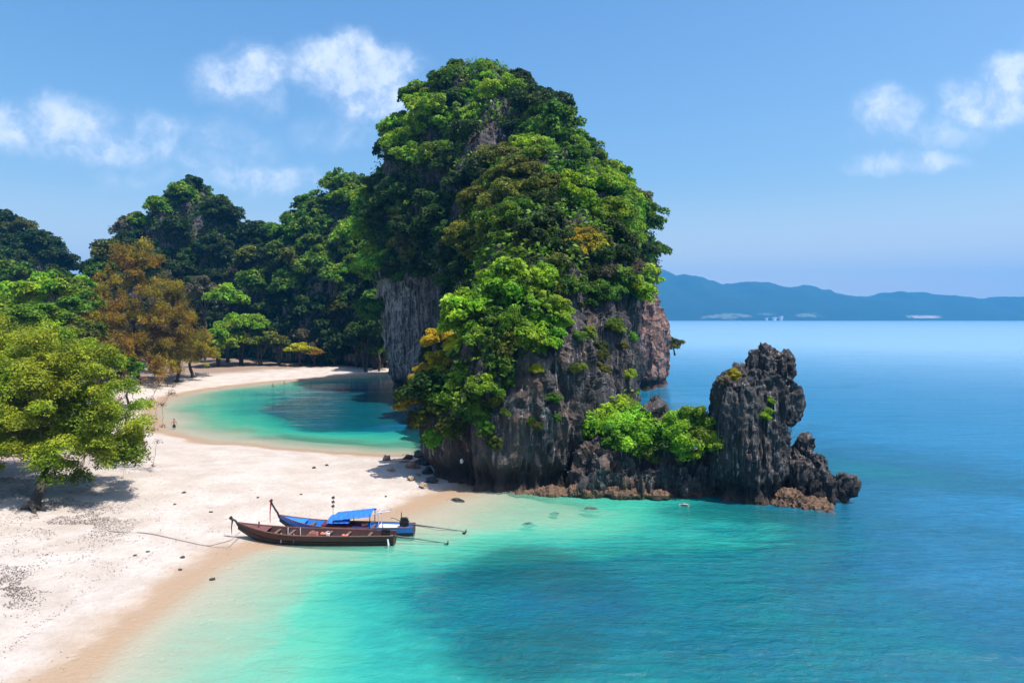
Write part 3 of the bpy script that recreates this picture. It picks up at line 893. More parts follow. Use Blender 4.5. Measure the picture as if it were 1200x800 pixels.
hill_all = []
for hobj, dflt, nmax, seed, grp in (
        (ridge, [('dark', .40), ('mid', .42), ('bright', .08), ('olive', .06), ('grey', .04)], 80, 4, 'trees on the wooded ridge'),
        (knob, [('dark', .72), ('mid', .22), ('grey', .06)], 56, 5, 'trees on the round hill'),
        (lefth, [('dark', .75), ('olive', .15), ('grey', .10)], 30, 6, 'trees on the far left hill')):
    for p, m, rr, px, py in scatter(hobj, 4.0, 6.6, nmax, rule_hill, seed, 0.95):
        s = species_at(px, py, rg, dflt)
        if hobj is knob and px < 232 and 225 < py < 275 and rg.random() < .75: s = 'bright'
        if hobj is ridge:
            w = 'high on the wooded ridge near the karst' if (px > 370 and py < 300) else ('on the crest of the wooded ridge' if py < 300 else 'low on the wooded ridge above the far beach')
        elif hobj is knob:
            w = 'on top of the round hill' if py < 255 else 'on the lower side of the round hill'
        else:
            w = 'on the dark hill at the left edge'
        base = p + m * (0.2 * rr) - Vector((0, 0, 0.4 * rr))
        hill_all.append((rr / p.y, base, m, rr, s, w, grp))
hill_all.sort(key=lambda q: -q[0])
N_SINGLE = 46
for _, base, m, rr, s, w, grp in hill_all[:N_SINGLE]:
    tree(base, rr, s, f"{WORD[s]} tree {w}", 'tree', grp, lean=(m.x * 0.3, m.y * 0.3, 0), pool='f')
Vs, Fs, Mi, off = [], [], [], 0
spn = list(LEAF)
for _, base, m, rr, s, w, grp in hill_all[N_SINGLE:]:
    me = CROWNS_FAR[rnd.randrange(4)]; n = len(me.vertices)
    v = np.empty(n * 3, np.float32); me.vertices.foreach_get('co', v); v = v.reshape(-1, 3).astype(float)
    a = rnd.uniform(0, 6.28); ca, sa = math.cos(a), math.sin(a)
    v = np.c_[v[:, 0] * ca - v[:, 1] * sa, v[:, 0] * sa + v[:, 1] * ca, v[:, 2]] * rr
    Vs.append(v + np.array(base[:])); Fs.append(np.arange(n).reshape(-1, 4) + off); Mi.append(np.full(n // 4, spn.index(s))); off += n
me = np_mesh('hill_woods', np.concatenate(Vs), np.concatenate(Fs))
for k in spn: me.materials.append(LEAF[k])
me.polygons.foreach_set('material_index', np.concatenate(Mi).astype(np.int32))
hw = bpy.data.objects.new('hill_woods', me); C.objects.link(hw)
tag(hw, 'far woods covering the hills behind the beach', kind='stuff')


# undergrowth that fills the gaps between the trees: nobody could count it
def undergrowth(name, objs, rule, n, size, sp, seed, label):
    Vs, Fs, off = [], [], 0
    rng = np.random.default_rng(seed)
    for ob in objs:
        me = ob.data; k = len(me.polygons)
        ctr = np.empty(k * 3, np.float32); me.polygons.foreach_get('center', ctr); ctr = ctr.reshape(-1, 3).astype(float)
        nrm = np.empty(k * 3, np.float32); me.polygons.foreach_get('normal', nrm); nrm = nrm.reshape(-1, 3).astype(float)
        ar = np.empty(k, np.float32); me.polygons.foreach_get('area', ar)
        idx = rng.choice(k, size=n, p=ar / ar.sum()); c = ctr[idx]; m = nrm[idx]
        px, py = to_px(c); ok = rule(px, py, c, m); c = c[ok]; m = m[ok]
        cl = fbm(c * 0.3, 3, seed) > -0.3
        c = c[cl]; m = m[cl]
        pts = c + m * rng.uniform(0, 1.5, (len(c), 1)) + rng.normal(size=c.shape) * 0.3
        nn = m * 0.6 + np.array([0, 0, .6]) + rng.normal(size=c.shape) * .5; nn /= np.linalg.norm(nn, axis=1)[:, None]
        V, Fq = leaf_quads(pts, nn, size, rng); Vs.append(V); Fs.append(Fq + off); off += len(V)
    o = link(name, np_mesh(name, np.concatenate(Vs), np.concatenate(Fs)), LEAF[sp])
    return tag(o, label, kind='stuff')


def rule_under(px, py, c, m):
    ok = (m[:, 2] > -0.15) & (c[:, 2] > 6)
    for pl in BARE: ok &= ~in_poly(px, py, pl)
    return ok & ~((c[:, 1] < 82) & (m[:, 2] < 0.1))


undergrowth('undergrowth', [karst], rule_under, 300000, 0.34, 'mid', 3, 'low green scrub between the trees of the karst')
undergrowth('undergrowth', [ridge, knob, lefth], lambda px, py, c, m: (c[:, 2] > 1) & (m[:, 1] < 0.4), 90000, 0.5, 'dark', 5, 'dark scrub between the trees of the wooded hills')


# ------------------------------------------------------------------ bushes rooted on the rock
BVH2 = bvh_of([karst, stack, islet])


def on_rock(px, py, Y, sink=0.3, R_=1.0):
    e = Vector((0, 0, H)); d = (P(px, py, 50) - e).normalized()
    h = BVH2.ray_cast(e, d, 400)
    if h[0] is not None and abs(h[0].y - Y) < 32:
        return h[0] - Vector((0, 0, R_ * sink)), h[1]
    return P(px, py, Y) - Vector((0, 0, R_ * 0.55)), Vector((-0.5, -0.2, 0.6))


CROWNS_FINE = [crown_mesh('crown', 300 + i, 1.0, [0.8, 0.65, 0.9, 0.75][i % 4], 52, 150, 0.058, 0.5) for i in range(4)]


def bush(px, py, Y, Rr, sp, label, group, name='shrub', cat='shrub'):
    loc, nrm = on_rock(px, py, Y, 0.45, Rr)
    e = empty(name, loc)
    key = ('f', rnd.randrange(4), sp)
    if key not in COLOURED:
        me = CROWNS_FINE[key[1]].copy(); me.materials.clear(); me.materials.append(LEAF[sp]); COLOURED[key] = me
    c = bpy.data.objects.new('crown', COLOURED[key]); C.objects.link(c); c.parent = e
    t = bpy.data.objects.new('trunk', TRUNKS[rnd.randrange(4)]); C.objects.link(t); t.parent = e
    e.scale = (Rr, Rr, Rr * rnd.uniform(.85, 1.1))
    u_ = Vector((nrm.x * .5, nrm.y * .5, 1)).normalized()
    e.rotation_euler = (Vector((0, 0, 1)).rotation_difference(u_).to_matrix() @ Matrix.Rotation(rnd.uniform(0, 6.28), 3, 'Z')).to_euler()
    return tag(e, label, cat, group)


SPUR_G = 'bushes hanging on the front spur of the cliff'
for (px, py, Y, r, sp, w) in [
    (512, 398, 67, 1.5, 'yellow', 'uppermost of the golden clump on the cliff\'s left edge'), (538, 402, 67, 1.4, 'yellow', 'right of the uppermost golden one on the cliff\'s left edge'),
    (520, 428, 65, 1.7, 'yellow', 'in the middle of the golden clump on the cliff\'s left edge'), (500, 440, 64.5, 1.4, 'yellow', 'bulging left out of the golden clump'),
    (474, 474, 63.5, 1.0, 'yellow', 'jutting furthest left over the bay'), (486, 470, 63.5, 0.9, 'yellow', 'just inside the one jutting furthest left over the bay'),
    (492, 494, 63, 1.4, 'olive', 'lowest on the cliff\'s left edge'), (512, 470, 63, 1.6, 'olive', 'below the golden clump on the cliff\'s left edge'),
    (535, 462, 62.5, 1.7, 'lime', 'left of centre in the low clump on the cliff'), (565, 452, 62.5, 1.6, 'bright', 'at the right end of the low clump on the cliff'),
    (552, 480, 62, 1.7, 'mid', 'under the low clump on the cliff'), (528, 500, 61.5, 1.6, 'olive', 'just above the cliff\'s shaded left foot'), (508, 515, 61.5, 1.2, 'mid', 'touching the cliff\'s shaded left foot'),
    (568, 500, 61, 1.0, 'mid', 'right of the cliff\'s shaded left foot'), (545, 435, 64, 1.6, 'mid', 'between the golden clump and the low clump'), (585, 470, 61.5, 0.9, 'olive', 'on bare rock right of the low clump'),
    (596, 348, 70, 1.8, 'lime', 'at the top left of the spur\'s main clump'), (625, 350, 70, 1.7, 'lime', 'at the top of the spur\'s main clump'), (650, 362, 69, 1.5, 'lime', 'at the right end of the spur\'s main clump'),
    (578, 372, 68, 1.8, 'mid', 'at the left end of the spur\'s main clump'), (605, 378, 67.5, 1.7, 'bright', 'in the middle of the spur\'s main clump'), (638, 386, 67, 1.5, 'bright', 'at the lower right of the spur\'s main clump'),
    (660, 380, 68, 1.1, 'lime', 'hanging out right of the spur\'s main clump'), (568, 402, 66, 1.7, 'mid', 'below the left end of the spur\'s main clump'), (598, 408, 65.5, 1.6, 'olive', 'below the middle of the spur\'s main clump'),
    (622, 408, 65.5, 1.2, 'mid', 'below the right half of the spur\'s main clump'), (584, 428, 65, 1.3, 'mid', 'lowest under the spur\'s main clump'), (630, 433, 64, 0.65, 'yellow', 'alone on the rock below the spur\'s main clump'),
    (612, 330, 72, 1.8, 'mid', 'topmost behind the spur\'s main clump'), (640, 335, 73, 1.7, 'olive', 'behind the right top of the spur\'s main clump'), (548, 350, 76, 1.6, 'olive', 'in the gully left of the spur\'s main clump'),
    (628, 498, 61, 0.6, 'olive', 'tiny and alone in the middle of the front cliff'), (672, 432, 68, 0.7, 'olive', 'tiny on the streaked cliff right of the spur'), (704, 434, 72, 0.8, 'olive', 'tiny on the streaked cliff near the islet'),
    (650, 466, 62, 0.7, 'mid', 'tiny at mid height on the front cliff'), (738, 345, 95, 2.4, 'bright', 'hanging high on the right-hand cliff'), (722, 330, 95, 1.9, 'mid', 'hanging beside the bright one high on the right-hand cliff'),
    (680, 286, 98, 2.6, 'yellow', 'domed on the dark rock above the spur'), (664, 292, 98, 1.9, 'yellow', 'left half of the golden dome above the spur'), (697, 292, 98, 1.9, 'yellow', 'right half of the golden dome above the spur'),
]:
    bush(px, py, Y, r, sp, f"{WORD[sp]} bush {w}", SPUR_G)
bush(790, 406, 158, 2.2, 'olive', 'olive green bush sticking out of the pink cliff over the sea', SPUR_G)

for (px, py, Y, r, sp, w) in [
    (690, 496, 59.6, 1.4, 'bright', 'at the islet\'s cliff end'), (716, 492, 59.3, 1.6, 'bright', 'second from the cliff on the islet'), (730, 468, 59.8, 1.1, 'lime', 'rising tallest on the islet'),
    (742, 498, 58.8, 1.6, 'bright', 'below the tallest one on the islet'), (764, 506, 58.6, 1.3, 'mid', 'beside the dark pinnacle on the islet'), (722, 516, 58.4, 1.3, 'mid', 'lowest over the islet\'s broken rocks'),
    (756, 522, 58.2, 0.9, 'olive', 'lowest under the dark pinnacle'), (798, 494, 59, 1.4, 'lime', 'left one of the pair next to the sea stack'), (824, 492, 58.6, 1.3, 'lime', 'right one of the pair next to the sea stack'),
    (812, 512, 58.2, 1.4, 'bright', 'low one in front of the pair next to the sea stack'), (838, 510, 58, 0.9, 'bright', 'squeezed against the sea stack'),
]:
    bush(px, py + 6, Y, r * 1.5, sp, f"{WORD[sp]} bush {w}", 'bushes on the rocky islet')
for (px, py, Y, r, sp, lab) in [
    (860, 440, 57, 0.75, 'yellow', 'golden yellow bush on the shoulder of the sea stack'), (848, 446, 57.2, 0.55, 'grey', 'grey dry bush on the edge of the stack\'s shoulder'),
    (901, 470, 55.3, 0.42, 'bright', 'upper bright bush on the face of the sea stack'), (899, 486, 55.2, 0.62, 'bright', 'lower bright bush on the face of the sea stack')]:
    bush(px, py, Y, r, sp, lab, 'bushes on the sea stack')


rh = random.Random(91)
BVH_K = bvh_of([karst])


def hanging(n, x0, x1, y0, y1, ymin, ymax, r0, r1, mix, lab, grp):
    """shrubs clinging to ledges of the cliff face"""
    done = 0; pts_ = []
    for _ in range(n * 12):
        if done >= n: break
        px, py = rh.uniform(x0, x1), rh.uniform(y0, y1)
        e0 = Vector((0, 0, H)); h = BVH_K.ray_cast(e0, (P(px, py, 50) - e0).normalized(), 400)
        if h[0] is None or not (ymin < h[0].y < ymax): continue
        rr = rh.uniform(r0, r1)
        if any((h[0] - q).length < (rr + q_r) * .62 for q, q_r in pts_): continue
        pts_.append((h[0].copy(), rr)); done += 1
        sp = rh.choices([a for a, _ in mix], [b for _, b in mix])[0]
        e = tree(h[0] - Vector((0, 0, rr * .55)), rr, sp, f"{WORD[sp]} shrub {lab}", 'shrub', grp, lean=(h[1].x * .5, h[1].y * .5, 0), name='cliff_shrub')


hanging(34, 442, 552, 225, 328, 110, 200, 1.5, 2.7, [('dark', .6), ('mid', .3), ('olive', .1)], 'clinging to the dark left face of the karst', 'shrubs on the dark left face')
hanging(8, 520, 552, 325, 400, 100, 200, 1.2, 2.0, [('dark', .8), ('mid', .2)], 'low in the dark recess left of the spur', 'shrubs in the dark recess')
hanging(30, 590, 745, 268, 345, 60, 140, 1.0, 2.0, [('dark', .4), ('mid', .25), ('olive', .2), ('grey', .15)], 'on the rocky brow above the streaked cliff', 'shrubs on the rocky brow')
hanging(14, 640, 740, 345, 440, 58, 125, 0.5, 1.0, [('mid', .5), ('olive', .3), ('lime', .2)], 'on a ledge of the streaked right-hand cliff', 'shrubs on the streaked cliff')
hanging(9, 560, 690, 440, 520, 55, 80, 0.35, 0.7, [('mid', .5), ('olive', .5)], 'on a crack of the front cliff', 'shrubs on the front cliff')


def dry_twigs(loc, Rr, seed, label):
    rg_ = random.Random(seed); mb = MB()
    for k in range(11):
        a = rg_.uniform(0, 6.28); el = rg_.uniform(.35, 1.4)
        d = Vector((math.cos(a) * math.cos(el), math.sin(a) * math.cos(el), math.sin(el)))
        q = d * Rr * rg_.uniform(.7, 1.2)
        mb.tube([(0, 0, -.2), q * .5 + Vector((0, 0, .05)), q], [.028, .018, .006], 4)
        for j in range(3):
            t_ = q * rg_.uniform(.45, .9); e_ = t_ + Vector((rg_.uniform(-1, 1), rg_.uniform(-1, 1), rg_.uniform(.1, 1))) * Rr * .3
            mb.tube([t_, e_], [.012, .004], 4)
    return tag(mb.build('dry_shrub', BARK_PALE, None, loc), label, 'dry shrub', 'leafless shrubs on the sea stack')


dry_twigs(P(893, 418, 57.4), 1.0, 1, 'leafless grey twigs on the top of the sea stack')
dry_twigs(P(925, 512, 56.9), 1.4, 2, 'leafless grey twigs in the notch right of the stack')
dry_twigs(P(868, 432, 57.3), 0.7, 3, 'leafless grey twigs on the stack\'s left shoulder')


# ------------------------------------------------------------------ trees on the sand
def tube_path(mb, a, b_, r0, r1, rg_, wob=0.12, n=5, sides=6, sag=0.0):
    a = Vector(a); b_ = Vector(b_); ln = (b_ - a).length; pts, rr = [], []
    for i in range(n + 1):
        t = i / n
        w = math.sin(PI * t) * ln
        pts.append(a.lerp(b_, t) + Vector((rg_.uniform(-1, 1) * wob * .5, rg_.uniform(-1, 1) * wob * .5, sag + rg_.uniform(-.5, .5) * wob * .5)) * w * (0 < i < n))
        rr.append(r0 + (r1 - r0) * t)
    mb.tube(pts, rr, sides)
    return pts


def big_tree(name, label, cat, base, trunk_to, clumps, leaf, per, sp, seed, r0=0.35, aspect=0.5, bark=BARK, group=None, limbs=6, jit=0.6, stems=1, shell=.5, squash=.8):
    """clumps: list of (centre, radius) in world; trunk and limbs reach every clump."""
    rg_ = random.Random(seed); rng = np.random.default_rng(seed)
    base = Vector(base); e = empty(name, base); tag(e, label, cat, group)
    mb = MB(); nodes = []
    for sidx in range(stems):
        off = Vector((rg_.uniform(-1, 1), rg_.uniform(-.5, .5), 0)) * (0.9 * sidx)
        tt = Vector(trunk_to) + off * 2.5
        pts = tube_path(mb, base + off * .4 - Vector((0, 0, .4)), tt, r0 * (1 if sidx == 0 else .7), r0 * .5, rg_, .12, 6, 9)
        nodes += [(p, r0 * .5) for p in pts[3:]]
        for k in range(4):       # root flare
            a = k * 1.57 + rg_.random()
            mb.tube([base + off * .4 + Vector((0, 0, .55)), base + off * .4 + Vector((math.cos(a) * r0 * 2.2, math.sin(a) * r0 * 2.2, -.15))], [r0 * .5, r0 * .2], 6)
    order = sorted(clumps, key=lambda q: (Vector(q[0]) - Vector(trunk_to)).length)
    main = rg_.sample(order, min(limbs, len(order)))
    for c, r in main:
        st = min(nodes, key=lambda q: (q[0] - Vector(c)).length)
        pts = tube_path(mb, st[0], c, st[1] * .75, .035, rg_, .16, 6, 6)
        nodes += [(p, max(.03, st[1] * .75 * (1 - i / 6.5))) for i, p in enumerate(pts)]
    for c, r in order:
        st = min(nodes, key=lambda q: (q[0] - Vector(c)).length)
        tube_path(mb, st[0], c, min(.07, st[1] * .6), .015, rg_, .18, 4, 5)
        for j in range(4):
            d = Vector((rg_.gauss(0, 1), rg_.gauss(0, 1), rg_.gauss(.3, 1))).normalized() * r * .95
            mb.tube([Vector(c), Vector(c) + d * .5, Vector(c) + d], [.02, .013, .005], 4)
    bmesh.ops.transform(mb.bm, matrix=Matrix.Translation(-base), verts=mb.bm.verts[:])
    mb.build('trunk', bark, e)
    pts, nn = clump_points(rng, np.array([list(c) for c, r in clumps]), np.array([r for c, r in clumps]), per, squash, jit, shell)
    V, Fq = leaf_quads(pts - np.array(base[:]), nn, leaf, rng, aspect)
    link('crown', np_mesh('crown', V, Fq), LEAF[sp], e)
    return e


def ellipsoid_clumps(rng, c, rad, n, r0, r1, shell=.45, keep=None):
    out = []
    while len(out) < n:
        d = rng.normal(size=3); d /= np.linalg.norm(d); k = shell + (1 - shell) * rng.random() ** .7
        p = Vector(c) + Vector((d[0] * rad[0] * k, d[1] * rad[1] * k, d[2] * rad[2] * k))
        if p.z < 1.2 or (keep and not keep(p)): continue
        out.append((p, rng.uniform(r0, r1)))
    return out


# the big tree at the left, on the sand
rng0 = np.random.default_rng(77)
tb = G(36, 603, 0.9)
tb.z = gz(tb.x, tb.y)
c1 = ellipsoid_clumps(rng0, P(60, 486, 53), (7.1, 5.2, 6.0), 180, 0.7, 1.3, .2, lambda p: to_px(np.array([p[:]]))[1][0] < 582 and not (to_px(np.array([p[:]]))[0][0] < 40 and to_px(np.array([p[:]]))[1][0] > 545))
c1 += ellipsoid_clumps(rng0, P(130, 500, 51.5), (2.6, 2.6, 3.6), 26, 0.6, 1.0)
big_tree('beach_tree', 'big spreading olive green tree on the sand by the mooring rope', 'tree', tb, P(56, 545, 52.6), c1, 0.105, 520, 'near', 21, 0.42, .5, limbs=12, shell=.35)
c2 = ellipsoid_clumps(rng0, P(-30, 440, 58), (5.5, 5, 6), 70, 0.9, 1.6, .3)
c2 += ellipsoid_clumps(rng0, P(25, 418, 60), (6.5, 4, 3), 46, 0.8, 1.4, .3)
g2 = G(-45, 575, .9)
c2 += ellipsoid_clumps(rng0, P(-12, 512, 57), (4.2, 3.5, 3.2), 44, 0.8, 1.3, .2)
big_tree('beach_tree', 'yellowish green tree leaning in from the left edge behind the big tree', 'tree', (g2.x, g2.y, gz(g2.x, g2.y)), P(-25, 480, 58), c2, 0.12, 420, 'near', 22, .4, .5, limbs=8, shell=.35)
# half bare branches with rusty leaves reaching over the sand
c3 = [(P(a, c, 61 + (i % 3)), r) for i, (a, c, r) in enumerate([(150, 455, .7), (168, 448, .8), (186, 452, .7), (200, 462, .55), (176, 470, .6), (158, 478, .7), (190, 475, .45), (148, 505, .6), (165, 500, .5), (178, 505, .45), (152, 525, .5), (170, 520, .4), (184, 518, .4),
        (160, 540, .45), (176, 538, .4), (190, 500, .35), (140, 470, .8), (135, 520, .6), (180, 546, .3), (204, 452, .4), (142, 540, .5)])]
g3 = G(92, 560, .9)
big_tree('half_bare_tree', 'half bare tree with rusty leaves drooping over the sand', 'tree', (g3.x, g3.y, gz(g3.x, g3.y)), P(112, 505, 62), c3, 0.085, 70, 'rust', 23, .22, .45, BARK_PALE, limbs=7, jit=.9, shell=.1)

# tall brown casuarinas at the head of the beach
def wisp_clumps(rng, px, top, bot, half, Y, n):
    out = []
    for i in range(n):
        t = rng.random() ** .8
        py = top + (bot - top) * t
        w = half * min(1, 0.18 + 1.15 * t ** .8) * (1 if t < .85 else .8)
        q = P(px + rng.uniform(-1, 1) * w, py, Y); q.y += rng.uniform(-1, 1) * w / F * Y * .8
        out.append((q, rng.uniform(0.8, 1.7)))
    return out


CAS = 'brown casuarinas at the head of the beach'
for (px, top, bot, half, Y, n, sp, lab, sd) in [
    (160, 286, 440, 64, 146, 250, 'brown', 'tallest golden brown casuarina at the head of the far beach', 31),
    (118, 350, 446, 42, 138, 110, 'brown', 'brown casuarina on the left of the tallest one', 32),
    (203, 340, 432, 36, 152, 110, 'brown', 'brown casuarina on the right of the tallest one', 33),
    (222, 396, 430, 26, 160, 40, 'yellow', 'low yellowing casuarina at the sand\'s edge', 34),
    (196, 318, 400, 22, 165, 40, 'grey', 'grey half bare casuarina behind the tallest one', 35)]:
    rr = np.random.default_rng(sd)
    g_ = P(px + 4, 440, Y); bz = gz(g_.x, g_.y)
    big_tree('casuarina_tree', lab, 'tree', (g_.x, g_.y, bz), P(px, top + 12, Y), wisp_clumps(rr, px, top, bot, half, Y, n), 0.32, 150, sp, sd, .4, .2, group=CAS, limbs=12, jit=1.2, shell=.1, squash=1.25)

# green trees behind and at the back of the far beach
BB = 'trees at the back of the far beach'
def beach_tree(px, py_c, Y, Rr, sp, lab, grp=BB, zs=1.0, name='broadleaf_tree', cat='tree'):
    q = P(px, py_c, Y); g = gz(q.x, q.y)
    # the crown sits at its height, the trunk reaches the ground
    e = empty(name, (q.x, q.y, g)); tag(e, lab, cat, grp)
    i = rnd.randrange(len(CROWNS_FINE))
    key = ('f', i, sp)
    if key not in COLOURED:
        me = CROWNS_FINE[i].copy(); me.materials.clear(); me.materials.append(LEAF[sp]); COLOURED[key] = me
    c = bpy.data.objects.new('crown', COLOURED[key]); C.objects.link(c); c.parent = e
    c.location = (0, 0, q.z - g - .5 * Rr * zs); c.scale = (Rr, Rr, Rr * zs); c.rotation_euler = (0, 0, rnd.uniform(0, 6.28))
    mb = MB(); rg_ = random.Random(int(px * 7 + py_c)); hgt = max(.8, q.z - g)
    for k in range(2 if Rr > 3 else 1):
        o_ = Vector((rg_.uniform(-.12, .12) * Rr * (k > 0), 0, 0))
        tube_path(mb, o_ - Vector((0, 0, .4)), o_ * 3 + Vector((rg_.uniform(-.3, .3), 0, hgt * .9)), .09 * Rr ** .8, .04 * Rr ** .8, rg_, .1, 5, 7)
        for j in range(5):
            a = rg_.uniform(0, 6.28); tube_path(mb, o_ * 2 + Vector((0, 0, hgt * rg_.uniform(.35, .7))), Vector((math.cos(a) * Rr * .6, math.sin(a) * Rr * .6, hgt + rg_.uniform(-.1, .3) * Rr)), .04 * Rr ** .8, .01, rg_, .15, 4, 5)
    mb.build('trunk', BARK, e)
    return e


for (px, py, Y, r, sp, lab, zs) in [
    (256, 404, 184, 6.4, 'bright', 'bright green bushy tree beside the brown casuarinas', .95), (284, 386, 190, 6.0, 'bright', 'tall bright green tree on the right of the bushy one', 1.0),
    (268, 352, 196, 5.5, 'bright', 'mid green tree above the bright pair', 1), (306, 402, 190, 4.6, 'olive', 'olive green tree between the bright pair and the yellow shrubs', .9),
    (328, 404, 192, 4.2, 'olive', 'olive green shrub left of the yellowing ones', .85), (352, 410, 192, 3.6, 'yellow', 'yellowing shrub at the back of the far beach', .75), (368, 414, 193, 3.0, 'brown', 'brown shrub right of the yellowing one', .75),
    (392, 404, 196, 4.6, 'dark', 'dark tree overhanging the far beach\'s right half', 1), (418, 402, 196, 4.6, 'dark', 'dark tree second from the far beach\'s right end', 1), (440, 412, 194, 3.8, 'mid', 'mid green tree at the far beach\'s right end', .9),
    (402, 380, 202, 5.2, 'grey', 'grey brown tree over the dark ones', 1), (350, 372, 204, 5.6, 'dark', 'dark tree behind the yellowing shrubs', 1), (318, 366, 206, 5.6, 'dark', 'dark tree behind the olive green ones', 1), (376, 352, 206, 5.8, 'mid', 'mid green tree high behind the grey brown one', 1),
    (240, 345, 205, 5.8, 'grey', 'grey green tree between the casuarinas and the round hill', 1), (300, 335, 210, 5.8, 'mid', 'mid green tree under the saddle of the ridge', 1), (432, 368, 202, 5.0, 'dark', 'dark tree against the ridge\'s right end', 1), (446, 390, 198, 4.0, 'dark', 'dark tree touching the pale pillar of the cliff', 1),
    (430, 392, 187, 5.0, 'dark', 'dark tree low between the ridge and the pale pillar', 1), (444, 356, 190, 4.8, 'mid', 'mid green tree beside the top of the pale pillar', 1), (424, 352, 196, 5.2, 'dark', 'dark tree left of the top of the pale pillar', 1),
    (440, 322, 194, 4.6, 'dark', 'dark tree above the pale pillar\'s left corner', 1), (420, 318, 200, 5.2, 'bright', 'bright green tree on the ridge beside the karst', 1),
    (132, 300, 200, 5.6, 'olive', 'olive tree standing left behind the tallest casuarina', 1), (118, 322, 196, 5.2, 'mid', 'mid green tree left of the tallest casuarina', 1), (146, 292, 215, 5.0, 'dark', 'dark tree just behind the tallest casuarina\'s top', 1),
]:
    beach_tree(px, py, Y, r, sp, lab, zs=zs)
LG = 'green trees behind the big tree at the left'
for (px, py, Y, r, sp, lab, zs) in [
    (10, 352, 125, 5.2, 'bright', 'bright green tree at the left edge under the dark hill', .9), (45, 346, 128, 5.0, 'bright', 'bright green tree second from the left edge', .95), (76, 344, 132, 4.8, 'mid', 'mid green tree right of the bright pair', 1),
    (92, 362, 128, 4.0, 'mid', 'mid green tree touching the brown casuarinas\' left side', .9), (24, 374, 105, 4.2, 'lime', 'lime green tree right above the big tree', .7), (60, 376, 110, 4.0, 'bright', 'bright green tree right above the big tree', .75), (-20, 360, 110, 4.8, 'bright', 'bright green tree cut by the left edge', .9),
    (96, 392, 112, 3.8, 'olive', 'olive green tree between the big tree and the casuarinas', .9), (125, 420, 108, 3.6, 'olive', 'olive green tree low in front of the casuarinas', .9), (150, 432, 112, 3.0, 'mid', 'mid green bush low in front of the casuarinas', .8), (70, 410, 95, 4.2, 'near', 'yellowish green tree showing over the big tree\'s top', .8),
    (20, 325, 190, 6.0, 'mid', 'mid green tree at the foot of the dark hill', 1), (60, 330, 195, 5.5, 'dark', 'dark tree at the right foot of the dark hill', 1), (96, 336, 190, 4.6, 'bright', 'bright green tree in the gap showing far blue mountains', .8), (-30, 330, 185, 6, 'dark', 'dark tree under the dark hill at the left edge', 1),
]:
    beach_tree(px, py, Y, r, sp, lab, LG, zs=zs)

# leaf litter on the sand, some patches standing in for tree shadows
rng = np.random.default_rng(12)
lp = []
for (a, c, sx, sy, n) in [(70, 600, 50, 22, 4200), (120, 606, 40, 18, 2200), (20, 580, 45, 22, 3000), (15, 675, 30, 22, 1900), (150, 552, 30, 8, 700), (70, 640, 90, 24, 1100), (200, 590, 120, 30, 500)]:
    a_ = rng.normal(a, sx * .6, n); c_ = rng.normal(c, sy * .6, n); c_ = np.clip(c_, 480, 760)
    Yq = (H - 1.0) * F / (c_ - HY); lp.append(np.stack([(a_ - 600) / F * Yq, Yq], 1))
lp = np.concatenate(lp); lp = lp[fbm(np.c_[lp * .8, lp[:, :1] * 0], 3, 4) > -.15]
lz = ground_z(lp[:, 0], lp[:, 1]) + .035
nn = np.c_[rng.normal(0, .35, (len(lp), 2)), np.ones(len(lp))]; nn /= np.linalg.norm(nn, axis=1)[:, None]
V, Fq = leaf_quads(np.c_[lp, lz], nn, 0.055, rng, .38, .15)
m_lit = worn_mat('dead_leaf_and_shade', (0.12, 0.085, 0.075), (0.05, 0.04, 0.045), .9, 1.5)
tag(link('litter_and_shade', np_mesh('litter_and_shade', V, Fq), m_lit), 'dark dry leaves on the sand, partly standing in for tree shadow', kind='stuff')


# a thin tide line of seaweed and shell bits along the outer shore
qx = rng.uniform(-36, -4, 60000); qy = rng.uniform(20, 60, 60000); qd = signed_dist(qx, qy)
band = 4.6 + 1.1 * fbm(np.c_[qx * .25, qy * .25, qx * 0], 3, 8)
k_ = (np.abs(qd - band) < .16 + .25 * rng.random(len(qd)) ** 3) & (fbm(np.c_[qx * .5, qy * .5, qx * 0], 3, 15) > -.1)
k_ |= (qd > 1.2) & (qd < 16) & (rng.random(len(qd)) < .012)
qx, qy = qx[k_], qy[k_]; nn = np.c_[rng.normal(0, .3, (len(qx), 2)), np.ones(len(qx))]; nn /= np.linalg.norm(nn, axis=1)[:, None]
V, Fq = leaf_quads(np.c_[qx, qy, ground_z(qx, qy) + .03], nn, 0.045, rng, .35, .2)
tag(link('tide_wrack', np_mesh('tide_wrack', V, Fq), worn_mat('dry_weed', (0.16, 0.11, 0.08), (0.07, 0.05, 0.04), .9, 1.2)), 'thin line of dry seaweed and shell bits along the beach', kind='stuff')


# ------------------------------------------------------------------ stones and drift on the beach
m_red = worn_mat('red_stone', (0.30, 0.16, 0.12), (0.12, 0.07, 0.06), .85, 2.0, bstr=.6)
m_tan = worn_mat('tan_stone', (0.30, 0.22, 0.15), (0.12, 0.09, 0.07), .85, 2.0, bstr=.6)
m_blk = worn_mat('dark_stone', (0.045, 0.042, 0.045), (0.015, 0.014, 0.015), .8, 2.0, bstr=.6)


def boulder(px, py, d, mat, label, seed, group='stones below the cliff', z=None, name='boulder'):
    q = G(px, py, .2); zz = gz(q.x, q.y) if z is None else z
    mb = MB(); mb.ball((0, 0, d[2] * .22), d, 4, Matrix.Rotation(seed * 1.3, 3, 'Z'), .42, seed)
    o_ = mb.build(name, mat, None, (q.x, q.y, zz))
    return tag(o_, label, 'rock', group)


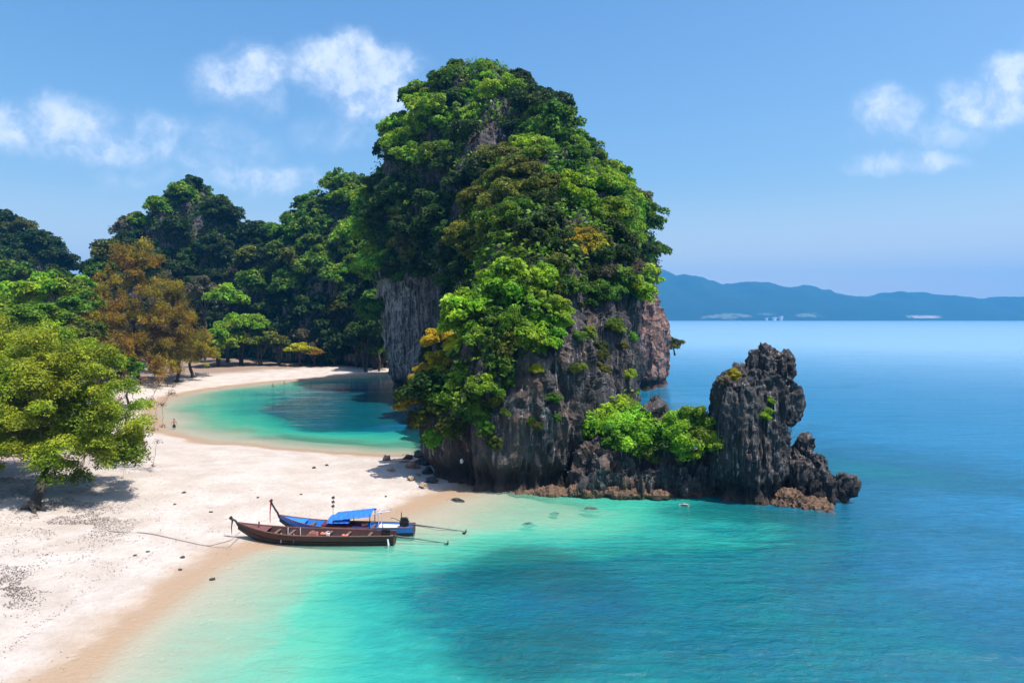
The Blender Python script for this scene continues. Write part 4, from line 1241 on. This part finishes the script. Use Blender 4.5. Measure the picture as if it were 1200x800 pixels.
for (px, py, d, mt, lab, sd) in [
    (453, 541, (1.0, .8, .75), m_tan, 'pinkish tan heap stone on the neck of sand by the inner bay', 1), (458, 557, (.9, .6, .4), m_tan, 'flat tan stone lying alone on the sand left of the cliff', 2), (478, 538, (1.1, .8, .6), m_blk, 'dark stone at the inner waterline left of the cliff', 3),
    (492, 534, (1.5, 1.1, 1.0), m_blk, 'largest dark stone at the inner waterline by the cliff', 4), (483, 553, (1.2, .9, .75), m_red, 'reddish stone in front of the cliff\'s left corner', 5), (482, 565, (.8, .6, .45), m_tan, 'tan stone nearest the boats below the cliff corner', 6),
    (495, 548, (1.4, 1.0, .8), m_blk, 'dark stone leaning on the cliff\'s left corner', 7), (501, 557, (1.2, .9, .7), m_blk, 'dark stone under the cliff\'s left corner', 8), (490, 560, (.5, .4, .3), m_red, 'small reddish stone beside the reddish one', 9),
    (470, 545, (2.2, .5, .22), m_tan, 'long flat slab of rock pointing at the cliff corner', 10), (496, 570, (1.6, .6, .3), m_tan, 'low flat slab at the cliff\'s wet foot', 11), (506, 566, (1.1, .8, .6), m_blk, 'dark stone at the wet foot of the cliff', 12),
    (474, 530, (.7, .4, .25), m_tan, 'small tan stone awash in the inner bay', 13), (536, 583, (1.3, .6, .35), m_blk, 'dark flat stone awash off the cliff foot', 14)]:
    boulder(px, py, d, mt, lab, sd)
for i, (px, py, s_, lab) in enumerate([
    (368, 554, .36, 'larger of two dark stones in the middle of the white sand'), (383, 549, .3, 'smaller of two dark stones in the middle of the white sand'), (216, 589, .26, 'dark stone on the sand above the mooring rope'),
    (205, 601, .22, 'dark stone just above the mooring rope'), (247, 607, .22, 'dark stone above the dark boat\'s bow'), (302, 590, .2, 'dark stone above the blue boat\'s bow'), (214, 653, .24, 'dark stone low on the wet sand'), (249, 674, .26, 'dark stone at the water\'s edge below the dark boat'),
    (211, 666, .2, 'dark stone near the wet sand\'s edge'), (353, 585, .18, 'dark stone left of the string of pennants'), (452, 583, .2, 'dark stone above the boat\'s pale rail'), (173, 650, .18, 'dark stone on the dry sand below the rope'), (158, 655, .16, 'tiny dark stone left of the one below the rope')]):
    boulder(px, py, (s_ * 1.3, s_, s_ * .6), m_blk, lab, 30 + i, 'dark stones strewn on the sand', name='beach_stone')
m_sub = worn_mat('submerged_stone', (0.05, 0.075, 0.06), (0.02, 0.035, 0.03), .6, 1.5)
for i, (px, py, a, c, lab) in enumerate([
    (620, 610, .9, .6, 'dark green rock just awash off the boats\' propellers'), (692, 593, 1.5, .8, 'widest dark rock awash below the brown shelf'), (650, 597, .7, .4, 'small dark rock awash between the propellers and the brown shelf')]):
    boulder(px, py, (a, c * 1.5, .26), m_sub, lab, 50 + i, 'rocks awash off the cliff', z=-.16, name='sea_rock')
m_pale = worn_mat('pale_stone', (0.42, 0.30, 0.26), (0.25, 0.18, 0.16), .8, 2)
boulder(802, 589, (.75, .4, .2), m_pale, 'pale pinkish stone breaking the water before the stack', 60, 'rocks awash off the cliff', z=.0, name='sea_rock')
q_, n_ = on_rock(541, 540, 60, 0, 1)
mb = MB(); mb.ball((0, 0, 0), (.32, .25, .5), 2, None, .2, 4)
tag(mb.build('pale_stone', worn_mat('white_stone', (0.75, 0.73, 0.70)), None, q_), 'white stone stuck on the shaded foot of the cliff', 'rock')


# ------------------------------------------------------------------ long-tail boats
m_hull = worn_mat('maroon_hull', (0.045, 0.010, 0.009), (0.016, 0.007, 0.007), .5, 3.0, bstr=.25)
nt = m_hull.node_tree
m_tar = worn_mat('tarred_wood', (0.016, 0.012, 0.012), (0.035, 0.022, 0.02), .55, 3.0)
m_rim = worn_mat('weathered_rim', (0.15, 0.06, 0.05), (0.06, 0.025, 0.022), .6, 4.0)
m_in = worn_mat('boat_inside', (0.05, 0.018, 0.015), (0.02, 0.010, 0.009), .7, 3.0)
m_blue = worn_mat('blue_paint', (0.025, 0.19, 0.62), (0.02, 0.13, 0.45), .45, 2.0, amount=.5)
m_tarp = worn_mat('blue_tarpaulin', (0.02, 0.15, 0.58), (0.02, 0.11, 0.44), .6, 1.5, amount=.6, bstr=.5)
m_wht = worn_mat('white_paint', (0.72, 0.70, 0.70), (0.5, 0.46, 0.44), .5, 4.0)
m_steel = worn_mat('grey_steel', (0.10, 0.10, 0.11), (0.04, 0.035, 0.03), .4, 8.0, .7)
m_eng = worn_mat('engine_black', (0.015, 0.016, 0.018), (0.05, 0.045, 0.04), .45, 8.0, .4)
m_green = worn_mat('dark_green_paint', (0.012, 0.045, 0.05), (0.02, 0.03, 0.03), .5, 4)
m_pipe = worn_mat('pale_pipe', (0.58, 0.56, 0.70), (0.4, 0.38, 0.45), .4, 6)
m_cl = worn_mat('red_cloth', (0.42, 0.05, 0.05), (0.25, 0.03, 0.04), .9, 6)
m_dk = worn_mat('dark_cloth', (0.07, 0.055, 0.04), (0.03, 0.025, 0.02), .9, 6)
m_plank = worn_mat('deck_plank', (0.13, 0.08, 0.06), (0.07, 0.045, 0.035), .75, 5)
m_rope = worn_mat('rope', (0.30, 0.25, 0.22), (0.16, 0.13, 0.12), .95, 12)


def hull_lines(Lh, B, bowrise, k0=-.28, s0=.62):
    def sheer(t): return s0 + .12 * (1 - t) ** 2 + (bowrise * ((t - .55) / .45) ** 2.1 if t > .55 else 0)
    def keel(t): return k0 + .14 * max(0, .25 - t) / .25 + ((sheer(1) - .45 - k0) * ((t - .76) / .24) ** 1.7 if t > .76 else 0)
    def half(t):
        if t < .55: return B / 2 * (.66 + .34 * math.sin(PI / 2 * t / .55))
        return B / 2 * max(.035, 1 - ((t - .55) / .45) ** 2.3)
    return sheer, keel, half


def hull_mesh(Lh, lines, inset, u0, u1, m=9, n=40, side=None, lift=0.0, t0=0.0, t1=1.0):
    sheer, keel, half = lines; bm = bmesh.new(); rows = []
    for i in range(n + 1):
        t = t0 + (t1 - t0) * i / n; row = []
        for j in range(-m, m + 1):
            if j == 0 and u0 > 0: continue
            u_ = u0 + (u1 - u0) * abs(j) / m
            y = (half(t) - inset) * u_ ** .5 * (1 if j > 0 else -1)
            if half(t) - inset < 0.012: y = 0.012 * (1 if j > 0 else -1)
            if j == 0: y = 0
            z = keel(t) + lift + (sheer(t) - keel(t) - lift) * u_ ** 1.35
            row.append(bm.verts.new((-Lh / 2 + Lh * t, y, z)))
        rows.append(row)
    k = len(rows[0])
    for i in range(n):
        for j in range(k - 1):
            if u0 > 0 and j == m - 1: continue
            bm.faces.new((rows[i][j], rows[i + 1][j], rows[i + 1][j + 1], rows[i][j + 1]))
    return bm, rows


def build_boat(loc, yaw, pitch, Lh, B, bowrise, hullm, strake, inside, label, stem, s0=.62):
    e = empty('longtail_boat', loc); e.rotation_euler = Matrix.Rotation(yaw, 3, 'Z').to_4x4().to_3x3().__matmul__(Matrix.Rotation(-pitch, 3, 'Y')).to_euler()
    tag(e, label, 'boat', 'long-tail boats on the waterline')
    ln = hull_lines(Lh, B, bowrise, s0=s0); sheer, keel, half = ln
    bm, rows = hull_mesh(Lh, ln, 0, 0, .62)
    bm.faces.new([v for v in rows[0]])
    bmesh.ops.recalc_face_normals(bm, faces=bm.faces[:]); me = bpy.data.meshes.new('hull'); bm.to_mesh(me); bm.free(); me.polygons.foreach_set('use_smooth', np.ones(len(me.polygons), bool)); link('hull', me, m_tar, e)
    bm, rows = hull_mesh(Lh, ln, -.006, .60, 1.0, 5)
    me = bpy.data.meshes.new('upper_strake'); bm.to_mesh(me); bm.free(); me.polygons.foreach_set('use_smooth', np.ones(len(me.polygons), bool)); link('upper_strake', me, strake, e)
    bm, rows = hull_mesh(Lh, ln, .055, 0, 1.0, 8, 40, None, .10, .012, .955)
    me = bpy.data.meshes.new('lining'); bm.to_mesh(me); bm.free(); link('lining', me, inside, e)
    # transom
    mb = MB(); mb.box((-Lh / 2 + .015, 0, (sheer(0) + keel(0)) / 2 + .16), (.05, half(0) * 1.66, (sheer(0) - keel(0)) * .62)); mb.build('transom', hullm, e)
    for s_ in (-1, 1):
        mb = MB(); pts = [(-Lh / 2 + Lh * t, s_ * (half(t) - .02), sheer(t) + .012) for t in np.linspace(0, 1, 30)]
        mb.tube(pts, .042, 6); mb.build('gunwale', m_rim, e)
    # fore deck
    bm = bmesh.new(); rr = []
    for t in np.linspace(.80, .985, 10):
        rr.append([bm.verts.new((-Lh / 2 + Lh * t, s_ * max(.012, half(t) - .05), sheer(t) - .025 + (.03 if s_ == 0 else 0))) for s_ in (-1, 0, 1)])
    for i in range(9):
        for j in range(2): bm.faces.new((rr[i][j], rr[i + 1][j], rr[i + 1][j + 1], rr[i][j + 1]))
    me = bpy.data.meshes.new('fore_deck'); bm.to_mesh(me); bm.free(); link('fore_deck', me, inside if strake is m_blue else m_rim, e)
    for t in (.16, .30, .42, .54, .66, .75):
        mb = MB(); mb.box((-Lh / 2 + Lh * t, 0, sheer(t) - .13), (.2, (half(t) - .07) * 2, .035), None, .008); mb.build('thwart', m_plank, e)
    mb = MB(); mb.box((-.05 * Lh, 0, -.02), (Lh * .62, B * .55, .03)); mb.build('floor_board', m_in, e)
    # ribs against the lining are one look with it; stem post at the bow
    mb = MB(); x0 = Lh / 2
    pts = [(x0 - .28, 0, keel(.97) + .1), (x0 + .02, 0, sheer(1) - .12)] + [(x0 + a, 0, sheer(1) + c) for a, c in stem]
    mb.tube(pts, [.05, .075] + [.07 - .004 * i for i in range(len(stem))], 7)
    mb.box((pts[-1][0], 0, pts[-1][2]), (.17, .15, .2), Matrix.Rotation(-.6, 3, 'Y'), .02)
    sp_ = mb.build('stem_post', m_tar, e)
    return e, ln, pts[-1]


def ribbon(parent, top, ln_, mat, name='ribbon'):
    mb = MB()
    for k in range(3):
        mb.tube([Vector(top) + Vector((.02 * k - .02, -.03 + .03 * k, 0)), Vector(top) + Vector((.05, .02 * k, -ln_ * .5)), Vector(top) + Vector((.03 + .01 * k, 0, -ln_ * (1 - .07 * k)))], [.03, .026, .016], 5)
    mb.tube([Vector(top) + Vector((0, -.09, .0)), Vector(top) + Vector((0, .09, .0))], .06, 8)
    return mb.build(name, mat, parent)


def tail_engine(e, x, z, tip, my=0.0):
    """engine on a pivot post with its long tail shaft and propeller."""
    t_ = empty('engine', (0, 0, 0)); t_.parent = e
    mb = MB()
    mb.box((x, my, z + .16), (.62, .36, .34), None, .04); mb.box((x + .12, my, z + .42), (.3, .3, .24), None, .03)
    for k in range(4): mb.box((x - .12, my, z + .34 + k * .045), (.26, .3, .02))
    mb.build('engine_block', m_eng, e).parent = t_
    mb = MB(); mb.tube([(x - .05, my - .22, z + .3), (x - .05, my - .22, z + .5)], .10, 12); mb.build('air_filter', m_steel, e).parent = t_
    mb = MB(); mb.tube([(x + .2, my + .1, z + .45), (x + .2, my + .1, z + .95)], .03, 8); mb.build('exhaust', m_steel, e).parent = t_
    mb = MB(); mb.tube([(x + .3, my, z + .3), (x + .75, my + .03, z + .5), (x + .95, my + .03, z + .5)], [.022, .02, .025], 6); mb.build('tiller', m_steel, e).parent = t_
    mb = MB(); mb.tube([(x, my, z - .35), (x, my, z + .02)], .06, 8); mb.box((x, my, z - .02), (.4, .22, .05)); mb.build('pivot', m_steel, e).parent = t_
    sh = empty('tail_shaft', (0, 0, 0)); sh.parent = e
    a = Vector((x - .3, my, z + .12)); b_ = Vector(tip)
    mb = MB(); q = a.lerp(b_, .42); mb.tube([a, q], [.06, .05], 8); mb.tube([q, b_], [.035, .026], 8)
    mb.tube([a.lerp(b_, .1) + Vector((0, 0, -.05)), a.lerp(b_, .5) + Vector((0, 0, -.16)), a.lerp(b_, .85) + Vector((0, 0, -.04))], .012, 5)
    mb.build('shaft', m_steel, e).parent = sh
    mb = MB(); d = (b_ - a).normalized()
    mb.tube([b_ - d * .06, b_ + d * .1], [.045, .02], 8)
    for k in range(3):
        an = k * 2.094; mb.box(b_ + Vector((0, math.cos(an) * .1, math.sin(an) * .1)), (.02, .09, .16), Matrix.Rotation(-an, 3, 'X') @ Matrix.Rotation(.5, 3, 'Z'), .004)
    mb.box(b_ + Vector((.14, 0, -.12)), (.22, .012, .14))
    mb.build('propeller', m_eng, e).parent = sh


# dark boat, nearest the camera
YA = R(180 - 3.0)
b1, ln1, tip1 = build_boat(Vector((-13.15, 45.75, 0.02)), YA, R(.9), 10.7, 1.75, .52, m_hull, m_hull, m_in, 'dark maroon open boat with a short stem, nearest the water', [(.16, .10), (.36, .2), (.5, .3)], .63)
ribbon(b1, (tip1[0] - .12, 0, tip1[2] - .12), 1.0, m_dk)
tail_engine(b1, -4.75, .5, (-8.9, .0, .22))
for i, t in enumerate((.62, .70)):
    mb = MB(); x = -5.35 + 10.7 * t
    for s_ in (-1, 1): mb.tube([(x, s_ * .6, .1), (x, s_ * .6, .72)], .03, 6)
    mb.build('cleat_post', m_wht, b1)
mb = MB(); mb.tube([(3.9, 0, .75), (3.9, 0, 1.25)], .05, 8); mb.build('mooring_post', m_rim, b1)
mb = MB(); mb.tube([(-5.05, .80, .62), (-5.12, .84, .25), (-5.08, .82, -.05)], [.05, .06, .05], 7); mb.build('stern_rope', m_wht, b1)

# blue boat behind it
b2, ln2, tip2 = build_boat(Vector((-11.55, 47.62, -0.02)), R(180 - 2.0), R(1.2), 9.5, 1.65, .55, m_hull, m_blue, m_blue, 'blue boat with a tarpaulin canopy and tall stem, behind the dark one', [(.14, .16), (.34, .42), (.52, .72), (.62, .98)], .62)
ribbon(b2, (tip2[0], 0, tip2[2] - .06), 1.5, m_cl)
tail_engine(b2, -4.05, .72, (-8.35, -.05, .42), 0)
mb = MB(); mb.box((.15, 0, .5), (3.0, 1.1, .5), None, .03); mb.build('cabin_box', worn_mat('maroon_wood', (0.12, 0.02, 0.02), (0.05, 0.012, 0.012), .6, 4), b2)
mb = MB(); mb.box((-1.0, .57, .52), (.9, .05, .42), None, .01); mb.build('side_panel', m_blue, b2)


def canopy(name, x0, x1, z0, z1, w):
    bm = bmesh.new(); n, m = 12, 10; rows = []
    for i in range(n + 1):
        t = i / n; x = x0 + (x1 - x0) * t; row = []
        for j in range(m + 1):
            s_ = -1 + 2 * j / m
            z = z0 + (z1 - z0) * t - .16 * s_ * s_ + .018 * math.sin(i * 2.3 + j * 1.1) - (.10 if abs(s_) > .99 else 0)
            row.append(bm.verts.new((x, s_ * w, z)))
        rows.append(row)
    for i in range(n):
        for j in range(m): bm.faces.new((rows[i][j], rows[i][j + 1], rows[i + 1][j + 1], rows[i + 1][j]))
    me = bpy.data.meshes.new(name); bm.to_mesh(me); bm.free()
    o_ = link(name, me, m_tarp, b2); md = o_.modifiers.new('s', 'SOLIDIFY'); md.thickness = .03
    return o_


canopy('canopy', 1.15, -.4, 1.22, 1.28, .86)
canopy('canopy', .75, -1.9, 1.42, 1.78, .86)
for x, z in ((1.05, 1.1), (-.3, 1.35), (-1.8, 1.62)):
    for s_ in (-.76, .76):
        mb = MB(); mb.tube([(x, s_, .4), (x, s_, z)], .03, 6); mb.build('canopy_post', m_eng, b2)
mb = MB(); mb.tube([(-2.35, .5, .6), (-2.35, .5, 1.58), (-2.6, .3, 1.7), (-3.1, .2, 1.72)], .028, 6); mb.tube([(-2.35, -.5, .6), (-2.35, -.5, 1.66), (-1.9, -.5, 1.5)], .028, 6)
mb.tube([(-1.9, .45, 1.5), (-2.35, .5, 1.7), (-3.1, .2, 1.74), (-3.15, .2, 1.95)], .032, 6); mb.tube([(-2.35, .5, 1.6), (-2.35, -.5, 1.66)], .028, 6)
mb.build('rail', m_pipe, b2)
mb = MB(); mb.box((-3.0, 0, .60), (1.5, 1.0, .05), None, .01); mb.build('stern_deck', m_wht, b2)
mb = MB(); mb.tube([(1.12, -.5, .6), (1.12, -.5, 2.5)], .014, 6)
mb.build('flag_pole', m_steel, b2)
for z in (1.78, 2.08, 2.38):
    mb = MB(); mb.box((1.12, -.46, z), (.22, .03, .16), Matrix.Rotation(.3, 3, 'Y'), .005); mb.build('pennant', m_dk, b2)

# loose gear lying in the boats
def gear(name, boat, loc, builder, label, cat, group=None):
    w = boat.matrix_basis @ Vector(loc)
    mb = MB(); builder(mb); m_ = mb.build(name, builder.mat, None, w); m_.rotation_euler = (0, 0, YA)
    return tag(m_, label, cat, group)


def crate(mb):
    for s_ in (-1, 1):
        mb.box((0, s_ * .16, .14), (.5, .025, .26)); mb.box((s_ * .25, 0, .14), (.025, .32, .26))
    mb.box((0, 0, .015), (.5, .32, .03))
def can(mb):
    mb.box((0, 0, .15), (.22, .16, .30), None, .03); mb.tube([(.06, 0, .33), (.06, 0, .41)], .03, 8); mb.tube([(-.1, 0, .34), (-.08, 0, .42), (.03, 0, .42)], .015, 6)
def vest(mb):
    for s_ in (-1, 1): mb.ball((s_ * .12, 0, .09), (.2, .5, .16), 2, None, .08, 3)
    mb.ball((0, .2, .1), (.36, .2, .15), 2, None, .08, 5)
for fn, mats in ((crate, worn_mat('pink_plastic', (0.55, 0.20, 0.17), (0.35, 0.12, 0.10), .6, 4)), (can, m_wht), (vest, worn_mat('orange_cloth', (0.62, 0.16, 0.09), (0.4, 0.08, 0.05), .9, 4))): fn.mat = mats
gear('crate', b1, (.1, .15, .44), crate, 'faded pink crate amidships in the dark boat', 'crate')
gear('fuel_can', b1, (-.9, .25, .42), can, 'white can beside the pink crate in the dark boat', 'can')
gear('life_vest', b1, (-.45, -.25, .44), vest, 'orange life vest beside the pink crate', 'life vest')
gear('life_vest', b1, (-2.0, .1, .46), vest, 'orange life vest aft in the dark boat', 'life vest')
gear('life_vest', b2, (-1.35, .45, .75), vest, 'red orange life vest under the blue canopy', 'life vest')


def rope(pts, r, label):
    mb = MB(); mb.tube(pts, r, 6)
    return tag(mb.build('rope', m_rope, None), label, 'rope', 'mooring ropes')


bw = b1.matrix_basis @ Vector((5.1, 0, .62))
rp = [bw]
for i in range(1, 26):
    t = i / 25; q = G(276 + (128 - 276) * t, 628 - 9 * t + 1.2 * math.sin(t * 7), .9); g = gz(q.x, q.y) + .03
    rp.append(Vector((q.x, q.y, max(g, bw.z * (1 - t * 3.2)))))
rope(rp, .03, 'long mooring rope from the dark boat\'s bow up the sand')


# ------------------------------------------------------------------ people in the inner bay
def skin_body(name, joints, edges, radii, mat, parent):
    me = bpy.data.meshes.new(name); me.from_pydata([Vector(j) for j in joints], edges, []); me.update()
    o_ = bpy.data.objects.new(name, me); C.objects.link(o_)
    md = o_.modifiers.new('skin', 'SKIN'); sd = o_.modifiers.new('sub', 'SUBSURF'); sd.levels = 1; sd.render_levels = 1
    if not me.skin_vertices: me.skin_vertices.new()
    for i, sv in enumerate(me.skin_vertices[0].data):
        sv.radius = (radii[i], radii[i]); sv.use_root = (i == 0)
    dg = bpy.context.evaluated_depsgraph_get(); dg.update()
    em = bpy.data.meshes.new_from_object(o_.evaluated_get(dg)); bpy.data.objects.remove(o_); em.name = name
    em.polygons.foreach_set('use_smooth', np.ones(len(em.polygons), bool))
    return link(name, em, mat, parent)


m_skin = worn_mat('skin', (0.32, 0.17, 0.11), (0.26, 0.13, 0.085), .5, 6, amount=.4, bstr=.05)
m_hair = worn_mat('dark_hair', (0.015, 0.012, 0.010), (0.03, 0.02, 0.015), .6, 30)
m_shorts = worn_mat('dark_shorts', (0.02, 0.03, 0.05), (0.03, 0.04, 0.06), .9, 10)


def person(loc, rz, label, raise_=0.0):
    e = empty('person', loc, rz); tag(e, label, 'person', 'people in the inner bay')
    J = [(0, 0, .93), (0, 0, 1.10), (0, .01, 1.30), (0, .0, 1.44), (0, -.01, 1.52), (0, -.02, 1.60), (0, -.015, 1.70)]
    Rd = [.125, .115, .135, .085, .05, .085, .08]
    E = [(0, 1), (1, 2), (2, 3), (3, 4), (4, 5), (5, 6)]
    for s_ in (-1, 1):
        k = len(J); J += [(s_ * .10, .0, .85), (s_ * .11, -.03, .49), (s_ * .12, .03, .08), (s_ * .13, -.14, .03)]; Rd += [.095, .06, .038, .03]
        E += [(0, k), (k, k + 1), (k + 1, k + 2), (k + 2, k + 3)]
        k = len(J); out = .06 + .12 * raise_
        J += [(s_ * .20, .01, 1.40), (s_ * (.25 + out), .03, 1.13), (s_ * (.27 + out), -.10, .90), (s_ * (.27 + out), -.13, .83)]; Rd += [.055, .042, .030, .026]
        E += [(3, k), (k, k + 1), (k + 1, k + 2), (k + 2, k + 3)]
        h = k + 3; bx, by, bz = J[h]
        for q, (dx, dy, lz) in enumerate([(-.03, -.02, .085), (-.01, -.02, .095), (.012, -.02, .09), (.032, -.015, .075)]):
            kk = len(J); J += [(bx + dx, by + dy, bz - lz * .5), (bx + dx, by + dy + .02, bz - lz)]; Rd += [.0095, .008]; E += [(h, kk), (kk, kk + 1)]
        kk = len(J); J += [(bx - s_ * .045, by - .03, bz - .03)]; Rd += [.010]; E += [(h, kk)]
    skin_body('body', J, E, Rd, m_skin, e)
    mb = MB(); mb.ball((0, .012, 1.69), (.20, .22, .2), 2, None, .05, 2); mb.build('hair', m_hair, e, smooth=True)
    mb = MB(); mb.tube([(0, 0, .99), (0, 0, .84)], [.165, .18], 14)
    for s_ in (-1, 1): mb.tube([(s_ * .095, 0, .86), (s_ * .11, -.02, .60)], [.115, .10], 12)
    mb.build('shorts', m_shorts, e, smooth=True)
    return e


q = G(204, 502); person((q.x, q.y, -.42), .8, 'dark figure wading upright at the inner bay\'s near edge', .5)
q = G(320, 453); person((q.x, q.y, -1.0), 2.6, 'left one of two bathers chest deep off the far beach', .8)
q = G(333, 450); person((q.x, q.y, -1.1), -2.2, 'right one of two bathers chest deep off the far beach', .2)

# small white boat drawn up under the trees, and the white buildings on the far shore
dl = hull_lines(3.4, 1.3, .2, -.15, .45)
q = G(236, 436.5, 2.0); de = empty('rowing_boat', (q.x, q.y, gz(q.x, q.y) + .12), R(175)); tag(de, 'small white rowing boat under the trees at the far beach', 'boat')
bm, rows = hull_mesh(3.4, dl, 0, 0, 1); bm.faces.new(rows[0]); me = bpy.data.meshes.new('hull'); bm.to_mesh(me); bm.free(); link('hull', me, m_wht, de)
bm, rows = hull_mesh(3.4, dl, .04, 0, 1, 8, 30, None, .06, .012, .96); me = bpy.data.meshes.new('lining'); bm.to_mesh(me); bm.free(); link('lining', me, m_wht, de)
for t in (.3, .6):
    mb = MB(); mb.box((-1.7 + 3.4 * t, 0, .32), (.2, 1.1, .03)); mb.build('thwart', m_plank, de)

mo = bpy.data.objects['far_mountains']
from mathutils.bvhtree import BVHTree
mt = BVHTree.FromPolygons([v.co for v in mo.data.vertices], [list(p.vertices) for p in mo.data.polygons])
m_rf = worn_mat('grey_roof', (0.3, 0.3, 0.3), (.2, .2, .2), .8, .1)
m_win = worn_mat('dark_glass', (0.04, 0.05, 0.06), None, .2, .1)
for (px, w, h_, lab) in [(908, 46, 14, 'largest white building on the far shore'), (915, 26, 20, 'tall white building beside the largest on the far shore'), (898, 26, 9, 'low white building left of the largest on the far shore')]:
    x = (px - 600) / F * 4497; hit = mt.ray_cast(Vector((x, 4497, 900)), Vector((0, 0, -1)))
    z = hit[0].z if hit[0] else 2
    be = empty('white_building', (x, 4497, z - 2), R(38)); tag(be, lab, 'building', 'white buildings on the far shore')
    mb = MB(); mb.box((0, 0, h_ / 2 - 6), (w, 18, h_ + 12)); mb.build('wall', m_wht, be)
    mb = MB(); mb.box((0, 0, h_ + .8), (w + 2, 20, 1.6)); mb.build('roof', m_rf, be)
    for k in range(int(h_ // 7)):
        mb = MB(); mb.box((0, -9.1, 4 + k * 7), (w * .86, .4, 1.5)); mb.build('window', m_win, be)
